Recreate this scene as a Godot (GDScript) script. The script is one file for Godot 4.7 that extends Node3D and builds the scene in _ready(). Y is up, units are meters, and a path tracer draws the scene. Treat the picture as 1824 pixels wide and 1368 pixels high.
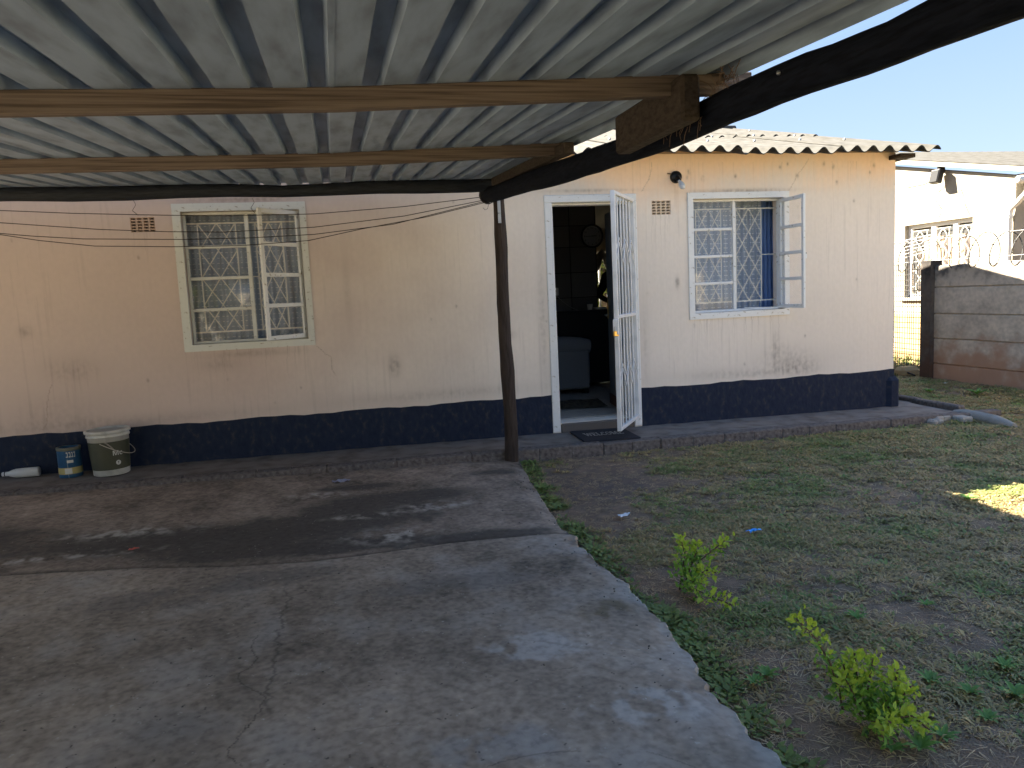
extends Node3D

# ---------------------------------------------------------------- mesh helpers
class MB:
	var st := SurfaceTool.new()
	var sm := false
	var col := Color.WHITE
	func _init(smooth := false) -> void:
		sm = smooth
		st.begin(Mesh.PRIMITIVE_TRIANGLES)
	func v(p: Vector3, uv := Vector2.ZERO) -> void:
		st.set_smooth_group(0 if sm else -1)
		st.set_color(col)
		st.set_uv(uv)
		st.add_vertex(p)
	# corners counter-clockwise as seen from outside
	func tri(a: Vector3, b: Vector3, c: Vector3, ua := Vector2.ZERO, ub := Vector2.ZERO, uc := Vector2.ZERO) -> void:
		v(a, ua); v(c, uc); v(b, ub)
	func quad(a: Vector3, b: Vector3, c: Vector3, d: Vector3, ua := Vector2.ZERO, ub := Vector2.ZERO, uc := Vector2.ZERO, ud := Vector2.ZERO) -> void:
		tri(a, b, c, ua, ub, uc)
		tri(a, c, d, ua, uc, ud)
	func trio(a: Vector3, b: Vector3, c: Vector3, o: Vector3) -> void:
		if (b - a).cross(c - a).dot((a + b + c) / 3.0 - o) >= 0.0:
			tri(a, b, c)
		else:
			tri(a, c, b)
	func quado(a: Vector3, b: Vector3, c: Vector3, d: Vector3, o: Vector3) -> void:
		if (c - a).cross(d - b).dot((a + b + c + d) / 4.0 - o) >= 0.0:
			quad(a, b, c, d)
		else:
			quad(a, d, c, b)
	func box(c: Vector3, s: Vector3, bev := 0.0, t := Transform3D()) -> void:
		var h := s / 2.0
		var b := minf(bev, minf(h.x, minf(h.y, h.z)) * 0.9)
		var o := t * c
		var p := func(sg: Vector3, ax: int) -> Vector3:
			var q := Vector3.ZERO
			for i in 3:
				q[i] = sg[i] * (h[i] if i == ax else h[i] - b)
			return t * (c + q)
		for ax in 3:
			var u := (ax + 1) % 3
			var w := (ax + 2) % 3
			for s1 in [-1.0, 1.0]:
				var q := []
				for k in [[-1.0, -1.0], [1.0, -1.0], [1.0, 1.0], [-1.0, 1.0]]:
					var sg := Vector3.ZERO
					sg[ax] = s1; sg[u] = k[0]; sg[w] = k[1]
					q.append(p.call(sg, ax))
				quado(q[0], q[1], q[2], q[3], o)
				if b > 0.0:
					for s2 in [-1.0, 1.0]:
						var g0 := Vector3.ZERO
						g0[ax] = s1; g0[u] = s2; g0[w] = -1.0
						var g1 := g0
						g1[w] = 1.0
						quado(p.call(g0, ax), p.call(g1, ax), p.call(g1, u), p.call(g0, u), o)
		if b > 0.0:
			for i in 8:
				var sg := Vector3(1 if i & 1 else -1, 1 if i & 2 else -1, 1 if i & 4 else -1)
				trio(p.call(sg, 0), p.call(sg, 1), p.call(sg, 2), o)
	func span(a: Vector3, b: Vector3, bev := 0.0) -> void:
		box((a + b) / 2.0, (b - a).abs(), bev)
	# rod of rectangular section between two points
	func bar(a: Vector3, b: Vector3, w: float, d: float, up := Vector3.BACK, bev := 0.0) -> void:
		var y := (b - a).normalized()
		var x := y.cross(up).normalized()
		var z := x.cross(y).normalized()
		box(Vector3.ZERO, Vector3(w, a.distance_to(b), d), bev, Transform3D(Basis(x, y, z), (a + b) / 2.0))
	func tube(pts: Array, rad: Variant, sides := 8, caps := true, rough := 0.0, sd := 1) -> void:
		var rng := RandomNumberGenerator.new()
		rng.seed = sd
		var n := pts.size()
		var rings := []
		var ref := Vector3.UP
		for i in n:
			var d: Vector3 = (pts[mini(i + 1, n - 1)] - pts[maxi(i - 1, 0)]).normalized()
			if i == 0 and absf(d.dot(ref)) > 0.95:
				ref = Vector3.RIGHT
			var x := d.cross(ref).normalized()
			var y := x.cross(d).normalized()
			ref = y
			var r: float = rad[i] if rad is Array else rad
			var ring := []
			for k in sides:
				var a := TAU * k / sides
				ring.append(pts[i] + (x * cos(a) + y * sin(a)) * r * (1.0 + rough * rng.randf_range(-1, 1)))
			rings.append(ring)
		for i in n - 1:
			var o: Vector3 = (pts[i] + pts[i + 1]) / 2.0
			for k in sides:
				var k2 := (k + 1) % sides
				quado(rings[i][k], rings[i][k2], rings[i + 1][k2], rings[i + 1][k], o)
		if caps:
			var keep := sm
			sm = false
			for e in [0, n - 1]:
				var inner: Vector3 = pts[1] if e == 0 else pts[n - 2]
				for k in range(1, sides - 1):
					trio(rings[e][0], rings[e][k], rings[e][k + 1], inner)
			sm = keep
	# profile of (radius, height), outside from the bottom up
	func lathe(prof: Array, segs: int, t := Transform3D()) -> void:
		for j in segs:
			var a0 := TAU * j / segs
			var a1 := TAU * (j + 1) / segs
			for i in prof.size() - 1:
				var p: Vector2 = prof[i]
				var q: Vector2 = prof[i + 1]
				var a := t * Vector3(p.x * cos(a0), p.y, p.x * sin(a0))
				var b := t * Vector3(p.x * cos(a1), p.y, p.x * sin(a1))
				var c := t * Vector3(q.x * cos(a1), q.y, q.x * sin(a1))
				var d := t * Vector3(q.x * cos(a0), q.y, q.x * sin(a0))
				if p.x < 1e-5:
					tri(a, d, c)
				elif q.x < 1e-5:
					tri(a, d, b)
				else:
					quad(a, d, c, b)
	# upright slab across z0..z1 with rectangular holes; uv over the span given
	func holed(x0: float, x1: float, y0: float, y1: float, z0: float, z1: float, holes: Array, uv := Rect2(0, 0, 1, 1)) -> void:
		var xs := [x0, x1]
		var ys := [y0, y1]
		for h in holes:
			xs.append_array([h[0], h[1]]); ys.append_array([h[2], h[3]])
		xs.sort(); ys.sort()
		var U := func(x: float, y: float) -> Vector2: return Vector2((x - uv.position.x) / uv.size.x, 1.0 - (y - uv.position.y) / uv.size.y)
		for i in xs.size() - 1:
			for j in ys.size() - 1:
				var a: float = xs[i]; var b: float = xs[i + 1]; var c: float = ys[j]; var d: float = ys[j + 1]
				if b - a < 1e-5 or d - c < 1e-5:
					continue
				var open := false
				for h in holes:
					open = open or ((a + b) / 2 > h[0] and (a + b) / 2 < h[1] and (c + d) / 2 > h[2] and (c + d) / 2 < h[3])
				if open:
					continue
				quad(Vector3(a, c, z1), Vector3(b, c, z1), Vector3(b, d, z1), Vector3(a, d, z1), U.call(a, c), U.call(b, c), U.call(b, d), U.call(a, d))
				quad(Vector3(b, c, z0), Vector3(a, c, z0), Vector3(a, d, z0), Vector3(b, d, z0), U.call(b, c), U.call(a, c), U.call(a, d), U.call(b, d))
		for h in holes:
			_rim(h[0], h[1], h[2], h[3], z0, z1, true, U)
		_rim(x0, x1, y0, y1, z0, z1, false, U)
	func _rim(a: float, b: float, c: float, d: float, z0: float, z1: float, inward: bool, U: Callable) -> void:
		var p := [Vector2(a, c), Vector2(b, c), Vector2(b, d), Vector2(a, d)]
		for i in 4:
			var m: Vector2 = p[i]
			var n: Vector2 = p[(i + 1) % 4]
			var um: Vector2 = U.call(m.x, m.y)
			var un: Vector2 = U.call(n.x, n.y)
			if inward:
				quad(Vector3(m.x, m.y, z1), Vector3(n.x, n.y, z1), Vector3(n.x, n.y, z0), Vector3(m.x, m.y, z0), um, un, un, um)
			else:
				quad(Vector3(m.x, m.y, z0), Vector3(n.x, n.y, z0), Vector3(n.x, n.y, z1), Vector3(m.x, m.y, z1), um, un, un, um)
	func done() -> ArrayMesh:
		st.generate_normals()
		return st.commit()

# ---------------------------------------------------------------- naming helpers
var counts := {}
func numbered(called: String, parent: Node) -> String:
	var key := str(parent.get_instance_id()) + called
	var n: int = counts.get(key, 0)
	counts[key] = n + 1
	return called if n == 0 else "%s_%03d" % [called, n]

func part(called: String, m: Variant, material: Material, parent: Node = self) -> MeshInstance3D:
	var o := MeshInstance3D.new()
	o.name = numbered(called, parent)
	o.mesh = m.done() if m is MB else m
	o.material_override = material
	parent.add_child(o, true)
	return o

func tag(o: Node, label: String, category := "", group := "") -> Node:
	o.set_meta("label", label)
	if category: o.set_meta("category", category)
	if group: o.set_meta("group", group)
	return o

func thing(called: String, label: String, category: String, at := Vector3.ZERO, group := "") -> Node3D:
	var o := Node3D.new()
	o.name = numbered(called, self)
	o.position = at
	add_child(o, true)
	tag(o, label, category, group)
	return o

func struct(called: String, m: Variant, material: Material) -> MeshInstance3D:
	var o := part(called, m, material)
	o.set_meta("kind", "structure")
	return o

func copy_of(src: Node3D, label: String, xf: Transform3D) -> Node3D:
	var r: Node3D = src.duplicate()
	var base := String(src.name)
	r.name = numbered(base, self)
	r.transform = xf
	add_child(r, true)
	r.set_meta("label", label)
	return r

# ---------------------------------------------------------------- texture helpers
func noise_img(sd: int, w: int, h: int, freq: float, oct := 4, kind := FastNoiseLite.TYPE_SIMPLEX_SMOOTH) -> Image:
	var f := FastNoiseLite.new()
	f.seed = sd
	f.noise_type = kind
	f.frequency = freq
	f.fractal_type = FastNoiseLite.FRACTAL_FBM
	f.fractal_octaves = oct
	return f.get_seamless_image(w, h)

# colours: array of [position 0..1, linear colour]
func ramp_tex(im: Image, stops: Array) -> ImageTexture:
	var lut := PackedByteArray()
	for i in 256:
		var t := i / 255.0
		var c: Color = stops[0][1]
		for k in stops.size() - 1:
			if t >= stops[k][0]:
				c = stops[k][1].lerp(stops[k + 1][1], clampf((t - stops[k][0]) / maxf(stops[k + 1][0] - stops[k][0], 1e-4), 0, 1))
		var s := c.linear_to_srgb()
		lut.append_array([int(clampf(s.r, 0, 1) * 255), int(clampf(s.g, 0, 1) * 255), int(clampf(s.b, 0, 1) * 255)])
	im.convert(Image.FORMAT_L8)
	var src := im.get_data()
	var out := PackedByteArray()
	out.resize(src.size() * 3)
	var j := 0
	for b in src:
		var k := b * 3
		out[j] = lut[k]; out[j + 1] = lut[k + 1]; out[j + 2] = lut[k + 2]
		j += 3
	return ImageTexture.create_from_image(Image.create_from_data(im.get_width(), im.get_height(), false, Image.FORMAT_RGB8, out))

func grey(a: float) -> Color: return Color(a, a, a)

func mat(c: Color, rough := 0.8, o := {}) -> StandardMaterial3D:
	var m := StandardMaterial3D.new()
	m.albedo_color = Color(c.linear_to_srgb(), c.a)
	m.roughness = rough
	m.metallic = o.get("metal", 0.0)
	m.metallic_specular = o.get("spec", 0.4)
	if o.has("tex"):
		m.albedo_texture = o.tex
	if o.has("height"):
		m.heightmap_enabled = true
		m.heightmap_texture = o.height
		m.heightmap_scale = o.get("depth", 0.3)
	if o.has("scale"):
		m.uv1_triplanar = true
		m.uv1_world_triplanar = o.get("world", false)
		m.uv1_scale = o.scale if o.scale is Vector3 else Vector3.ONE * o.scale
	if o.get("vcol", false):
		m.vertex_color_use_as_albedo = true
	if o.has("back"):
		m.backlight_enabled = true
		m.backlight = (o.back as Color).linear_to_srgb()
	m.cull_mode = BaseMaterial3D.CULL_DISABLED if o.get("both", false) else BaseMaterial3D.CULL_BACK
	return m

func fbm(sd: int, freq: float, oct := 3) -> FastNoiseLite:
	var f := FastNoiseLite.new()
	f.seed = sd
	f.frequency = freq
	f.fractal_octaves = oct
	return f

func ss(a: float, b: float, x: float) -> float: return smoothstep(a, b, x)

# ---------------------------------------------------------------- shared levels of the place
const EDGE := [[0.6, 1.42], [0.78, 1.389], [1.87, 1.271], [2.66, 1.2], [2.81, 1.225], [3.14, 1.196], [3.28, 1.196], [3.6, 1.22], [3.88, 1.218], [4.17, 1.205], [4.45, 1.175], [4.73, 1.159], [4.9, 1.153], [5.06, 1.144], [6.5, 1.15], [9.0, 1.17]]
func lerp_list(l: Array, k: float) -> float:
	for i in l.size() - 1:
		if k <= l[i + 1][0]:
			return lerpf(l[i][1], l[i + 1][1], clampf((k - l[i][0]) / (l[i + 1][0] - l[i][0]), 0, 1))
	return l[-1][1]
func drive_edge(z: float) -> float: return lerp_list(EDGE, z)
func drive_y(x: float) -> float: return 0.065 - 0.02 * clampf(x, -3.5, 2.0)
func stoep_y(x: float) -> float: return 0.117 - 0.0077 * x
const CRACK := [[-4.6, 2.45], [-1.8, 2.575], [-1.1, 2.675], [-0.66, 2.79], [-0.2, 2.841], [0.0, 2.82], [0.5, 2.757], [0.84, 2.754], [1.25, 2.769]]
func crack_z(x: float) -> float: return lerp_list(CRACK, x)
# underside of the carport sheets
func sheet_y(x: float, z: float) -> float:
	var p := clampf(x, 0.0, 1.5)
	var n := minf(x, 0.0)
	var y0 := 2.327 + 0.014 * p + 0.001 * n
	var y2 := 2.201 + 0.038 * p + 0.012 * n
	var y4 := 2.068 + 0.046 * p + 0.021 * n
	if z < 2.6:
		return lerpf(y0, y2, (z - 0.75) / 1.85)
	return lerpf(y2, y4, (z - 2.6) / 1.8) if z < 4.4 else y4 - 0.06 * (z - 4.4)

var M := {}
var rng := RandomNumberGenerator.new()

func _ready() -> void:
	# camera
	var cam := Camera3D.new()
	cam.name = "camera"
	cam.transform = Transform3D(Basis(Vector3(0.9740414, -0.04629256, 0.22158597), Vector3(0.07025146, 0.99235278, -0.10149233), Vector3(-0.21519311, 0.11442447, 0.96984482)), Vector3(0, 1.41, 6.9))
	cam.fov = 53.06
	cam.near = 0.05
	cam.far = 400.0
	add_child(cam)
	cam.current = true
	# sky
	var we := WorldEnvironment.new()
	we.name = "environment"
	var env := Environment.new()
	env.background_mode = Environment.BG_SKY
	var sky := Sky.new()
	var sm := ProceduralSkyMaterial.new()
	sm.sky_top_color = Color(0.0225, 0.041, 0.076).linear_to_srgb()
	sm.sky_horizon_color = Color(0.072, 0.088, 0.108).linear_to_srgb()
	sm.sky_curve = 0.16
	sm.ground_bottom_color = Color(0.08, 0.07, 0.05).linear_to_srgb()
	sm.ground_horizon_color = Color(0.15, 0.16, 0.17).linear_to_srgb()
	sm.sun_angle_max = 20.0
	sm.sun_curve = 0.1
	sky.sky_material = sm
	env.sky = sky
	env.tonemap_mode = Environment.TONE_MAPPER_LINEAR
	env.tonemap_exposure = 13.0
	env.sdfgi_enabled = true
	env.ssao_enabled = true
	env.ssil_enabled = true
	we.environment = env
	add_child(we)
	# sun, behind the house and to the left
	var sun := DirectionalLight3D.new()
	sun.name = "sun"
	sun.light_energy = 1.3
	sun.light_color = Color(1.0, 0.955, 0.87)
	sun.light_angular_distance = 0.5
	sun.shadow_enabled = true
	sun.transform = Transform3D(Basis.looking_at(Vector3(1.03, -1.0, 0.93)), Vector3(-10, 12, -10))
	add_child(sun)
	rng.seed = 7
	make_materials()
	ground()
	driveway()
	stoep()
	house()
	room()
	carport()
	fence()
	neighbour()
	trees()
	small_things()
	grass()
	shrubs()

func make_materials() -> void:
	var fine := noise_img(1, 256, 256, 0.03, 4)
	var fine_t := ImageTexture.create_from_image(fine)
	var blot := noise_img(2, 256, 256, 0.012, 5)
	var grit := noise_img(3, 256, 256, 0.12, 3)
	var grit_t := ImageTexture.create_from_image(grit)
	var soft := ramp_tex(blot.duplicate(), [[0.0, grey(0.72)], [0.5, grey(0.95)], [1.0, grey(1.0)]])
	var gritc := ramp_tex(grit.duplicate(), [[0.0, grey(0.55)], [0.45, grey(0.92)], [1.0, grey(1.0)]])
	var chip := ramp_tex(noise_img(4, 256, 256, 0.035, 5), [[0.0, Color(0.32, 0.27, 0.22)], [0.16, Color(0.62, 0.58, 0.52)], [0.26, grey(0.96)], [1.0, grey(1.0)]])
	var grain := ramp_tex(noise_img(5, 256, 256, 0.02, 5), [[0.2, Color(0.45, 0.42, 0.40)], [0.45, Color(0.78, 0.75, 0.72)], [0.75, grey(1.0)]])
	var fibre := ramp_tex(noise_img(6, 256, 256, 0.05, 4), [[0.25, grey(0.45)], [0.6, grey(1.0)]])
	M.white = mat(Color(0.74, 0.76, 0.77), 0.45, {"tex": chip, "scale": 2.1})
	M.whiter = mat(Color(0.72, 0.74, 0.76), 0.4, {"tex": soft, "scale": 1.7})
	M.cream_paint = mat(Color(0.61, 0.625, 0.59), 0.5, {"tex": chip, "scale": 2.4})
	M.grille = mat(Color(0.58, 0.58, 0.55), 0.5)
	M.plinth = mat(Color(0.185, 0.20, 0.235), 0.75, {"spec": 0.25, "tex": ramp_tex(noise_img(8, 512, 512, 0.03, 5), [[0.0, Color(0.064, 0.088, 0.16)], [0.5, Color(0.09, 0.12, 0.20)], [0.66, Color(0.105, 0.135, 0.20)], [0.86, Color(0.20, 0.20, 0.21)], [0.93, Color(0.25, 0.25, 0.25)], [0.97, grey(0.8)]]), "scale": Vector3(0.9, 0.6, 0.9), "height": grit_t, "depth": 0.25})
	M.concrete = mat(grey(1.0), 0.85, {"vcol": true, "tex": gritc, "scale": 2.3, "world": true, "depth": 0.22})
	M.concrete.uv1_triplanar = false
	M.concrete.uv1_scale = Vector3.ONE
	M.concrete.vertex_color_use_as_albedo = false
	M.concrete.detail_enabled = true
	M.concrete.detail_blend_mode = BaseMaterial3D.BLEND_MODE_MUL
	M.concrete.detail_uv_layer = BaseMaterial3D.DETAIL_UV_2
	M.concrete.uv2_triplanar = true
	M.concrete.uv2_world_triplanar = true
	M.concrete.uv2_scale = Vector3(1.9, 1.9, 1.9)
	M.concrete.detail_albedo = ramp_tex(noise_img(15, 512, 512, 0.02, 7), [[0.15, grey(0.70)], [0.45, grey(0.92)], [0.75, grey(1.0)]])
	M.stoep = mat(Color(0.205, 0.180, 0.165), 0.88, {"tex": ramp_tex(noise_img(9, 512, 512, 0.018, 6), [[0.1, Color(0.55, 0.52, 0.5)], [0.45, Color(0.85, 0.82, 0.8)], [0.65, grey(1.0)]]), "scale": 0.45, "world": true, "height": grit_t, "depth": 0.3})
	M.stoep_edge = mat(Color(0.44, 0.42, 0.41), 0.9, {"tex": ramp_tex(noise_img(10, 512, 512, 0.022, 6), [[0.1, Color(0.14, 0.12, 0.12)], [0.5, Color(0.30, 0.27, 0.26)], [0.80, Color(0.36, 0.33, 0.32)], [0.90, grey(0.62)], [1.0, grey(1.0)]]), "scale": 1.7, "world": true, "height": grit_t, "depth": 0.2})
	M.kerb = mat(Color(0.33, 0.315, 0.29), 0.9, {"tex": soft, "scale": 3.0, "height": grit_t, "depth": 0.4})
	M.soil = mat(grey(1.0), 0.95, {"vcol": true, "tex": gritc, "scale": 3.1, "world": true, "height": grit_t, "depth": 0.8})
	M.timber = mat(Color(0.150, 0.116, 0.094), 0.8, {"tex": grain, "scale": Vector3(0.28, 13.0, 13.0), "height": fine_t, "depth": 0.1})
	M.timber_dark = mat(Color(0.045, 0.034, 0.026), 0.9, {"tex": grain, "scale": Vector3(6.0, 8.0, 3.0), "height": fine_t, "depth": 0.3})
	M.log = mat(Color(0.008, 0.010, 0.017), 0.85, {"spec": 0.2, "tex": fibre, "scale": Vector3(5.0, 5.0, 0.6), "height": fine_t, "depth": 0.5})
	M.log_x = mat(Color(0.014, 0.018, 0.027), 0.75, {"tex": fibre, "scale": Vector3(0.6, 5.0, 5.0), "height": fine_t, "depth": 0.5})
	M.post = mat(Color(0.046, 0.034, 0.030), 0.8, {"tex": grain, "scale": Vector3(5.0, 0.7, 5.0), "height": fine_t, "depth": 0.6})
	M.zinc = mat(Color(0.30, 0.385, 0.51), 0.5, {"metal": 0.25, "tex": ramp_tex(noise_img(11, 512, 512, 0.012, 6), [[0.1, grey(0.55)], [0.45, grey(0.85)], [0.7, grey(1.0)], [0.8, grey(1.25)]]), "scale": Vector3(1.6, 1.6, 0.35), "height": fine_t, "depth": 0.08})
	M.steel = mat(Color(0.35, 0.35, 0.36), 0.4, {"metal": 0.8})
	M.asbestos = mat(Color(0.072, 0.071, 0.070), 0.95, {"tex": ramp_tex(noise_img(12, 512, 512, 0.015, 6), [[0.1, grey(0.45)], [0.4, Color(0.8, 0.78, 0.72)], [0.7, grey(1.0)]]), "scale": Vector3(1.4, 1.4, 0.4), "height": fine_t, "depth": 0.1})
	M.brick_clay = mat(Color(0.44, 0.32, 0.245), 0.9)
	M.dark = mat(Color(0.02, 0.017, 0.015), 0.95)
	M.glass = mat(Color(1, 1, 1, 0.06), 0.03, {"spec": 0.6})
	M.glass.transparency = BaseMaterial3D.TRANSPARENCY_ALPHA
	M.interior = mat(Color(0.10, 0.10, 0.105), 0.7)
	M.cream_wall = mat(Color(0.55, 0.47, 0.36), 0.9)
	M.tile = mat(Color(0.50, 0.45, 0.40), 0.35, {"tex": soft, "scale": 1.5})
	M.grout = mat(Color(0.10, 0.09, 0.08), 0.9)
	M.sofa = mat(Color(0.22, 0.235, 0.26), 0.95, {"tex": gritc, "scale": 5.0})
	M.door = mat(Color(0.13, 0.155, 0.185), 0.5)
	M.wood_red = mat(Color(0.045, 0.018, 0.015), 0.5)
	M.black = mat(Color(0.008, 0.008, 0.01), 0.5)
	M.plastic_white = mat(Color(0.68, 0.69, 0.67), 0.4)
	M.brass = mat(Color(0.62, 0.40, 0.10), 0.35, {"metal": 0.7})
	M.wire = mat(Color(0.035, 0.028, 0.025), 0.6)
	M.galv = mat(Color(0.42, 0.42, 0.42), 0.5, {"metal": 0.5})
	M.pole_wood = mat(Color(0.20, 0.14, 0.09), 0.9)
	M.panel = mat(grey(1.0), 0.95, {"tex": panel_texture(), "height": ImageTexture.create_from_image(noise_img(14, 256, 256, 0.05, 4)), "depth": 0.5})
	M.fence_post = M.panel.duplicate()
	M.fence_post.albedo_color = Color(0.50, 0.49, 0.50)
	M.street = mat(Color(0.50, 0.46, 0.40), 0.95, {"tex": soft, "scale": 0.8})  # pale concrete of the added light-bouncing wall
	M.nb_wall = mat(Color(0.31, 0.285, 0.235), 0.9, {"tex": soft, "scale": 0.7})
	M.ochre = mat(Color(0.42, 0.29, 0.15), 0.95, {"tex": soft, "scale": 1.1})
	# leaves
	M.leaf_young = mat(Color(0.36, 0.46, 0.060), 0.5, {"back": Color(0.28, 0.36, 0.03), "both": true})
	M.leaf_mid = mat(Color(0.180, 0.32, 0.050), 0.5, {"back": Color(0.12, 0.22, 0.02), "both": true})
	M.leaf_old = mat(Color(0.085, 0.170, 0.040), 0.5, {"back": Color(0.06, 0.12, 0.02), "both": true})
	M.weed = mat(Color(0.115, 0.215, 0.050), 0.55, {"back": Color(0.06, 0.14, 0.02), "both": true})
	M.twig = mat(Color(0.13, 0.085, 0.055), 0.9)
	M.blade = mat(Color(1.25, 1.12, 1.0), 0.5, {"vcol": true, "back": grey(0.5), "both": true})
	M.bark = mat(Color(0.10, 0.08, 0.06), 0.95)

func panel_texture() -> ImageTexture:
	var w := 256
	var h := 256
	var n := fbm(31, 0.02, 4)
	var n2 := fbm(32, 0.09, 3)
	var im := Image.create(w, h, false, Image.FORMAT_RGB8)
	for y in h:
		var v := 1.0 - (y + 0.5) / h   # height up the fence, 0..1
		for x in w:
			var a := n.get_noise_2d(x, y)
			var b := n2.get_noise_2d(x, y)
			var c := Color(0.62, 0.525, 0.425) * (1.0 + 0.25 * a + 0.2 * b)
			c = c.lerp(Color(0.54, 0.31, 0.20), ss(0.42, 0.10, v + a * 0.22) * 0.95)      # red soil splashed on the lower panels
			c = c.lerp(Color(0.075, 0.072, 0.072), ss(0.80, 1.0, v + a * 0.16 + b * 0.05) * 0.9)  # black lichen along the top
			im.set_pixel(x, y, c.linear_to_srgb())
	return ImageTexture.create_from_image(im)

# ---------------------------------------------------------------- ground
var n_patch := fbm(41, 0.55, 4)
var n_fine := fbm(42, 3.0, 3)
var n_mid := fbm(43, 1.3, 3)
func grass_amount(x: float, z: float) -> float:
	var g := 0.42 + 0.75 * n_patch.get_noise_2d(x + 3.0, z) + 0.5 * n_mid.get_noise_2d(x, z)
	for p in [[1.75, 1.55, 0.55, 0.9], [1.55, 2.2, 0.4, 0.8], [2.5, 2.15, 0.4, 0.6], [2.25, 3.5, 0.25, 0.5], [1.5, 4.2, 0.3, 0.5], [1.42, 4.95, 0.35, 0.5], [1.5, 3.7, 0.28, 0.8], [1.7, 5.3, 0.4, 0.3], [2.3, 4.4, 0.3, 0.4]]:
		g -= p[3] * exp(-((x - p[0]) ** 2 + (z - p[1]) ** 2) / (p[2] * p[2]))
	g += 0.35 * exp(-((x - drive_edge(z) - 0.05) / 0.09) ** 2) * (0.6 + n_mid.get_noise_2d(z * 2.0, 3.0) * 1.6)
	g += 0.25 * ss(2.4, 4.5, x)
	return clampf(g, 0.0, 1.0)

func soil_y(x: float, z: float) -> float:
	var near := ss(1.0, 1.5, x) * ss(11.0, 8.5, x) * ss(-4.5, -3.5, z) * ss(9.0, 7.5, z)
	var y := (n_mid.get_noise_2d(x * 1.3, z * 1.3) * 0.018 + n_fine.get_noise_2d(x, z) * 0.012) * near
	if x < drive_edge(z) + 0.02 and z > 0.6:
		y -= 0.03
	return y

func ground() -> void:
	var xs := []
	var zs := []
	for v in [-60.0, -40.0, -25.0, -15.0, -9.0, -6.0, -4.0, -2.0, -0.5, 0.5]: xs.append(v)
	var x := 1.0
	while x < 9.0:
		xs.append(x)
		x += 0.045 if x < 4.5 else 0.09
	for v in [9.5, 10.2, 11.0, 12.5, 15.0, 20.0, 30.0, 50.0, 80.0]: xs.append(v)
	for v in [-80.0, -55.0, -35.0, -25.0, -18.0, -13.0, -10.0, -8.0, -6.5, -5.5, -4.7]: zs.append(v)
	var z := -4.2
	while z < 7.6:
		zs.append(z)
		z += 0.09 if z < 1.0 else 0.045
	for v in [8.0, 8.6, 9.5, 11.0, 13.0, 16.0, 20.0, 26.0, 40.0, 70.0]: zs.append(v)
	grid_mesh("ground", xs, zs, func(a: float, b: float) -> Vector3: return Vector3(a, soil_y(a, b), b), soil_color, M.soil)

func soil_color(p: Vector3) -> Color:
	var g := grass_amount(p.x, p.z)
	var f := n_fine.get_noise_2d(p.x * 2.0, p.z * 2.0)
	var c := Color(0.240, 0.168, 0.122) * (1.0 + 0.5 * f)
	c = c.lerp(Color(0.27, 0.225, 0.125), g * 0.7)
	var damp := exp(-((p.x - 1.8) ** 2 + (p.z - 1.7) ** 2) / 0.3)
	c = c.lerp(Color(0.14, 0.108, 0.10), damp * 0.7)
	if p.x > 7.0 and p.x < 8.6:
		c = c.lerp(Color(0.24, 0.12, 0.075), ss(7.3, 7.95, p.x) * 0.8)
	if p.x > 8.6 and p.x < 14.0 and p.z < 0.0:
		c = Color(0.30, 0.20, 0.10) * (1.0 + 0.3 * f)
	if p.z > 9.0 or p.x < -5.0 or p.x > 20.0 or p.z < -8.0:
		c = Color(0.26, 0.22, 0.13) * (1.0 + 0.3 * f)
	return c

func grid_mesh(called: String, xs: Array, zs: Array, pos: Callable, colour: Variant, m: Material, parent: Node = null, uvs: Variant = null) -> MeshInstance3D:
	var us := PackedVector2Array()
	var vs := PackedVector3Array()
	var cs := PackedColorArray()
	var ns := PackedVector3Array()
	var ix := PackedInt32Array()
	for b in zs:
		for a in xs:
			var p: Vector3 = pos.call(a, b)
			vs.append(p)
			if colour != null: cs.append(colour.call(p))
			if uvs != null: us.append(uvs.call(p))
	var w := xs.size()
	var h := zs.size()
	for j in h:
		for i in w:
			var l := vs[j * w + maxi(i - 1, 0)]
			var r := vs[j * w + mini(i + 1, w - 1)]
			var u := vs[maxi(j - 1, 0) * w + i]
			var d := vs[mini(j + 1, h - 1) * w + i]
			ns.append((d - u).cross(r - l).normalized())
	for j in h - 1:
		for i in w - 1:
			var a := j * w + i
			ix.append_array([a, a + 1, a + w, a + 1, a + w + 1, a + w])
	var arr := []
	arr.resize(Mesh.ARRAY_MAX)
	arr[Mesh.ARRAY_VERTEX] = vs
	arr[Mesh.ARRAY_NORMAL] = ns
	if cs.size(): arr[Mesh.ARRAY_COLOR] = cs
	if us.size(): arr[Mesh.ARRAY_TEX_UV] = us
	arr[Mesh.ARRAY_INDEX] = ix
	var me := ArrayMesh.new()
	me.add_surface_from_arrays(Mesh.PRIMITIVE_TRIANGLES, arr)
	if parent:
		return part(called, me, m, parent)
	return struct(called, me, m)

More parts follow.
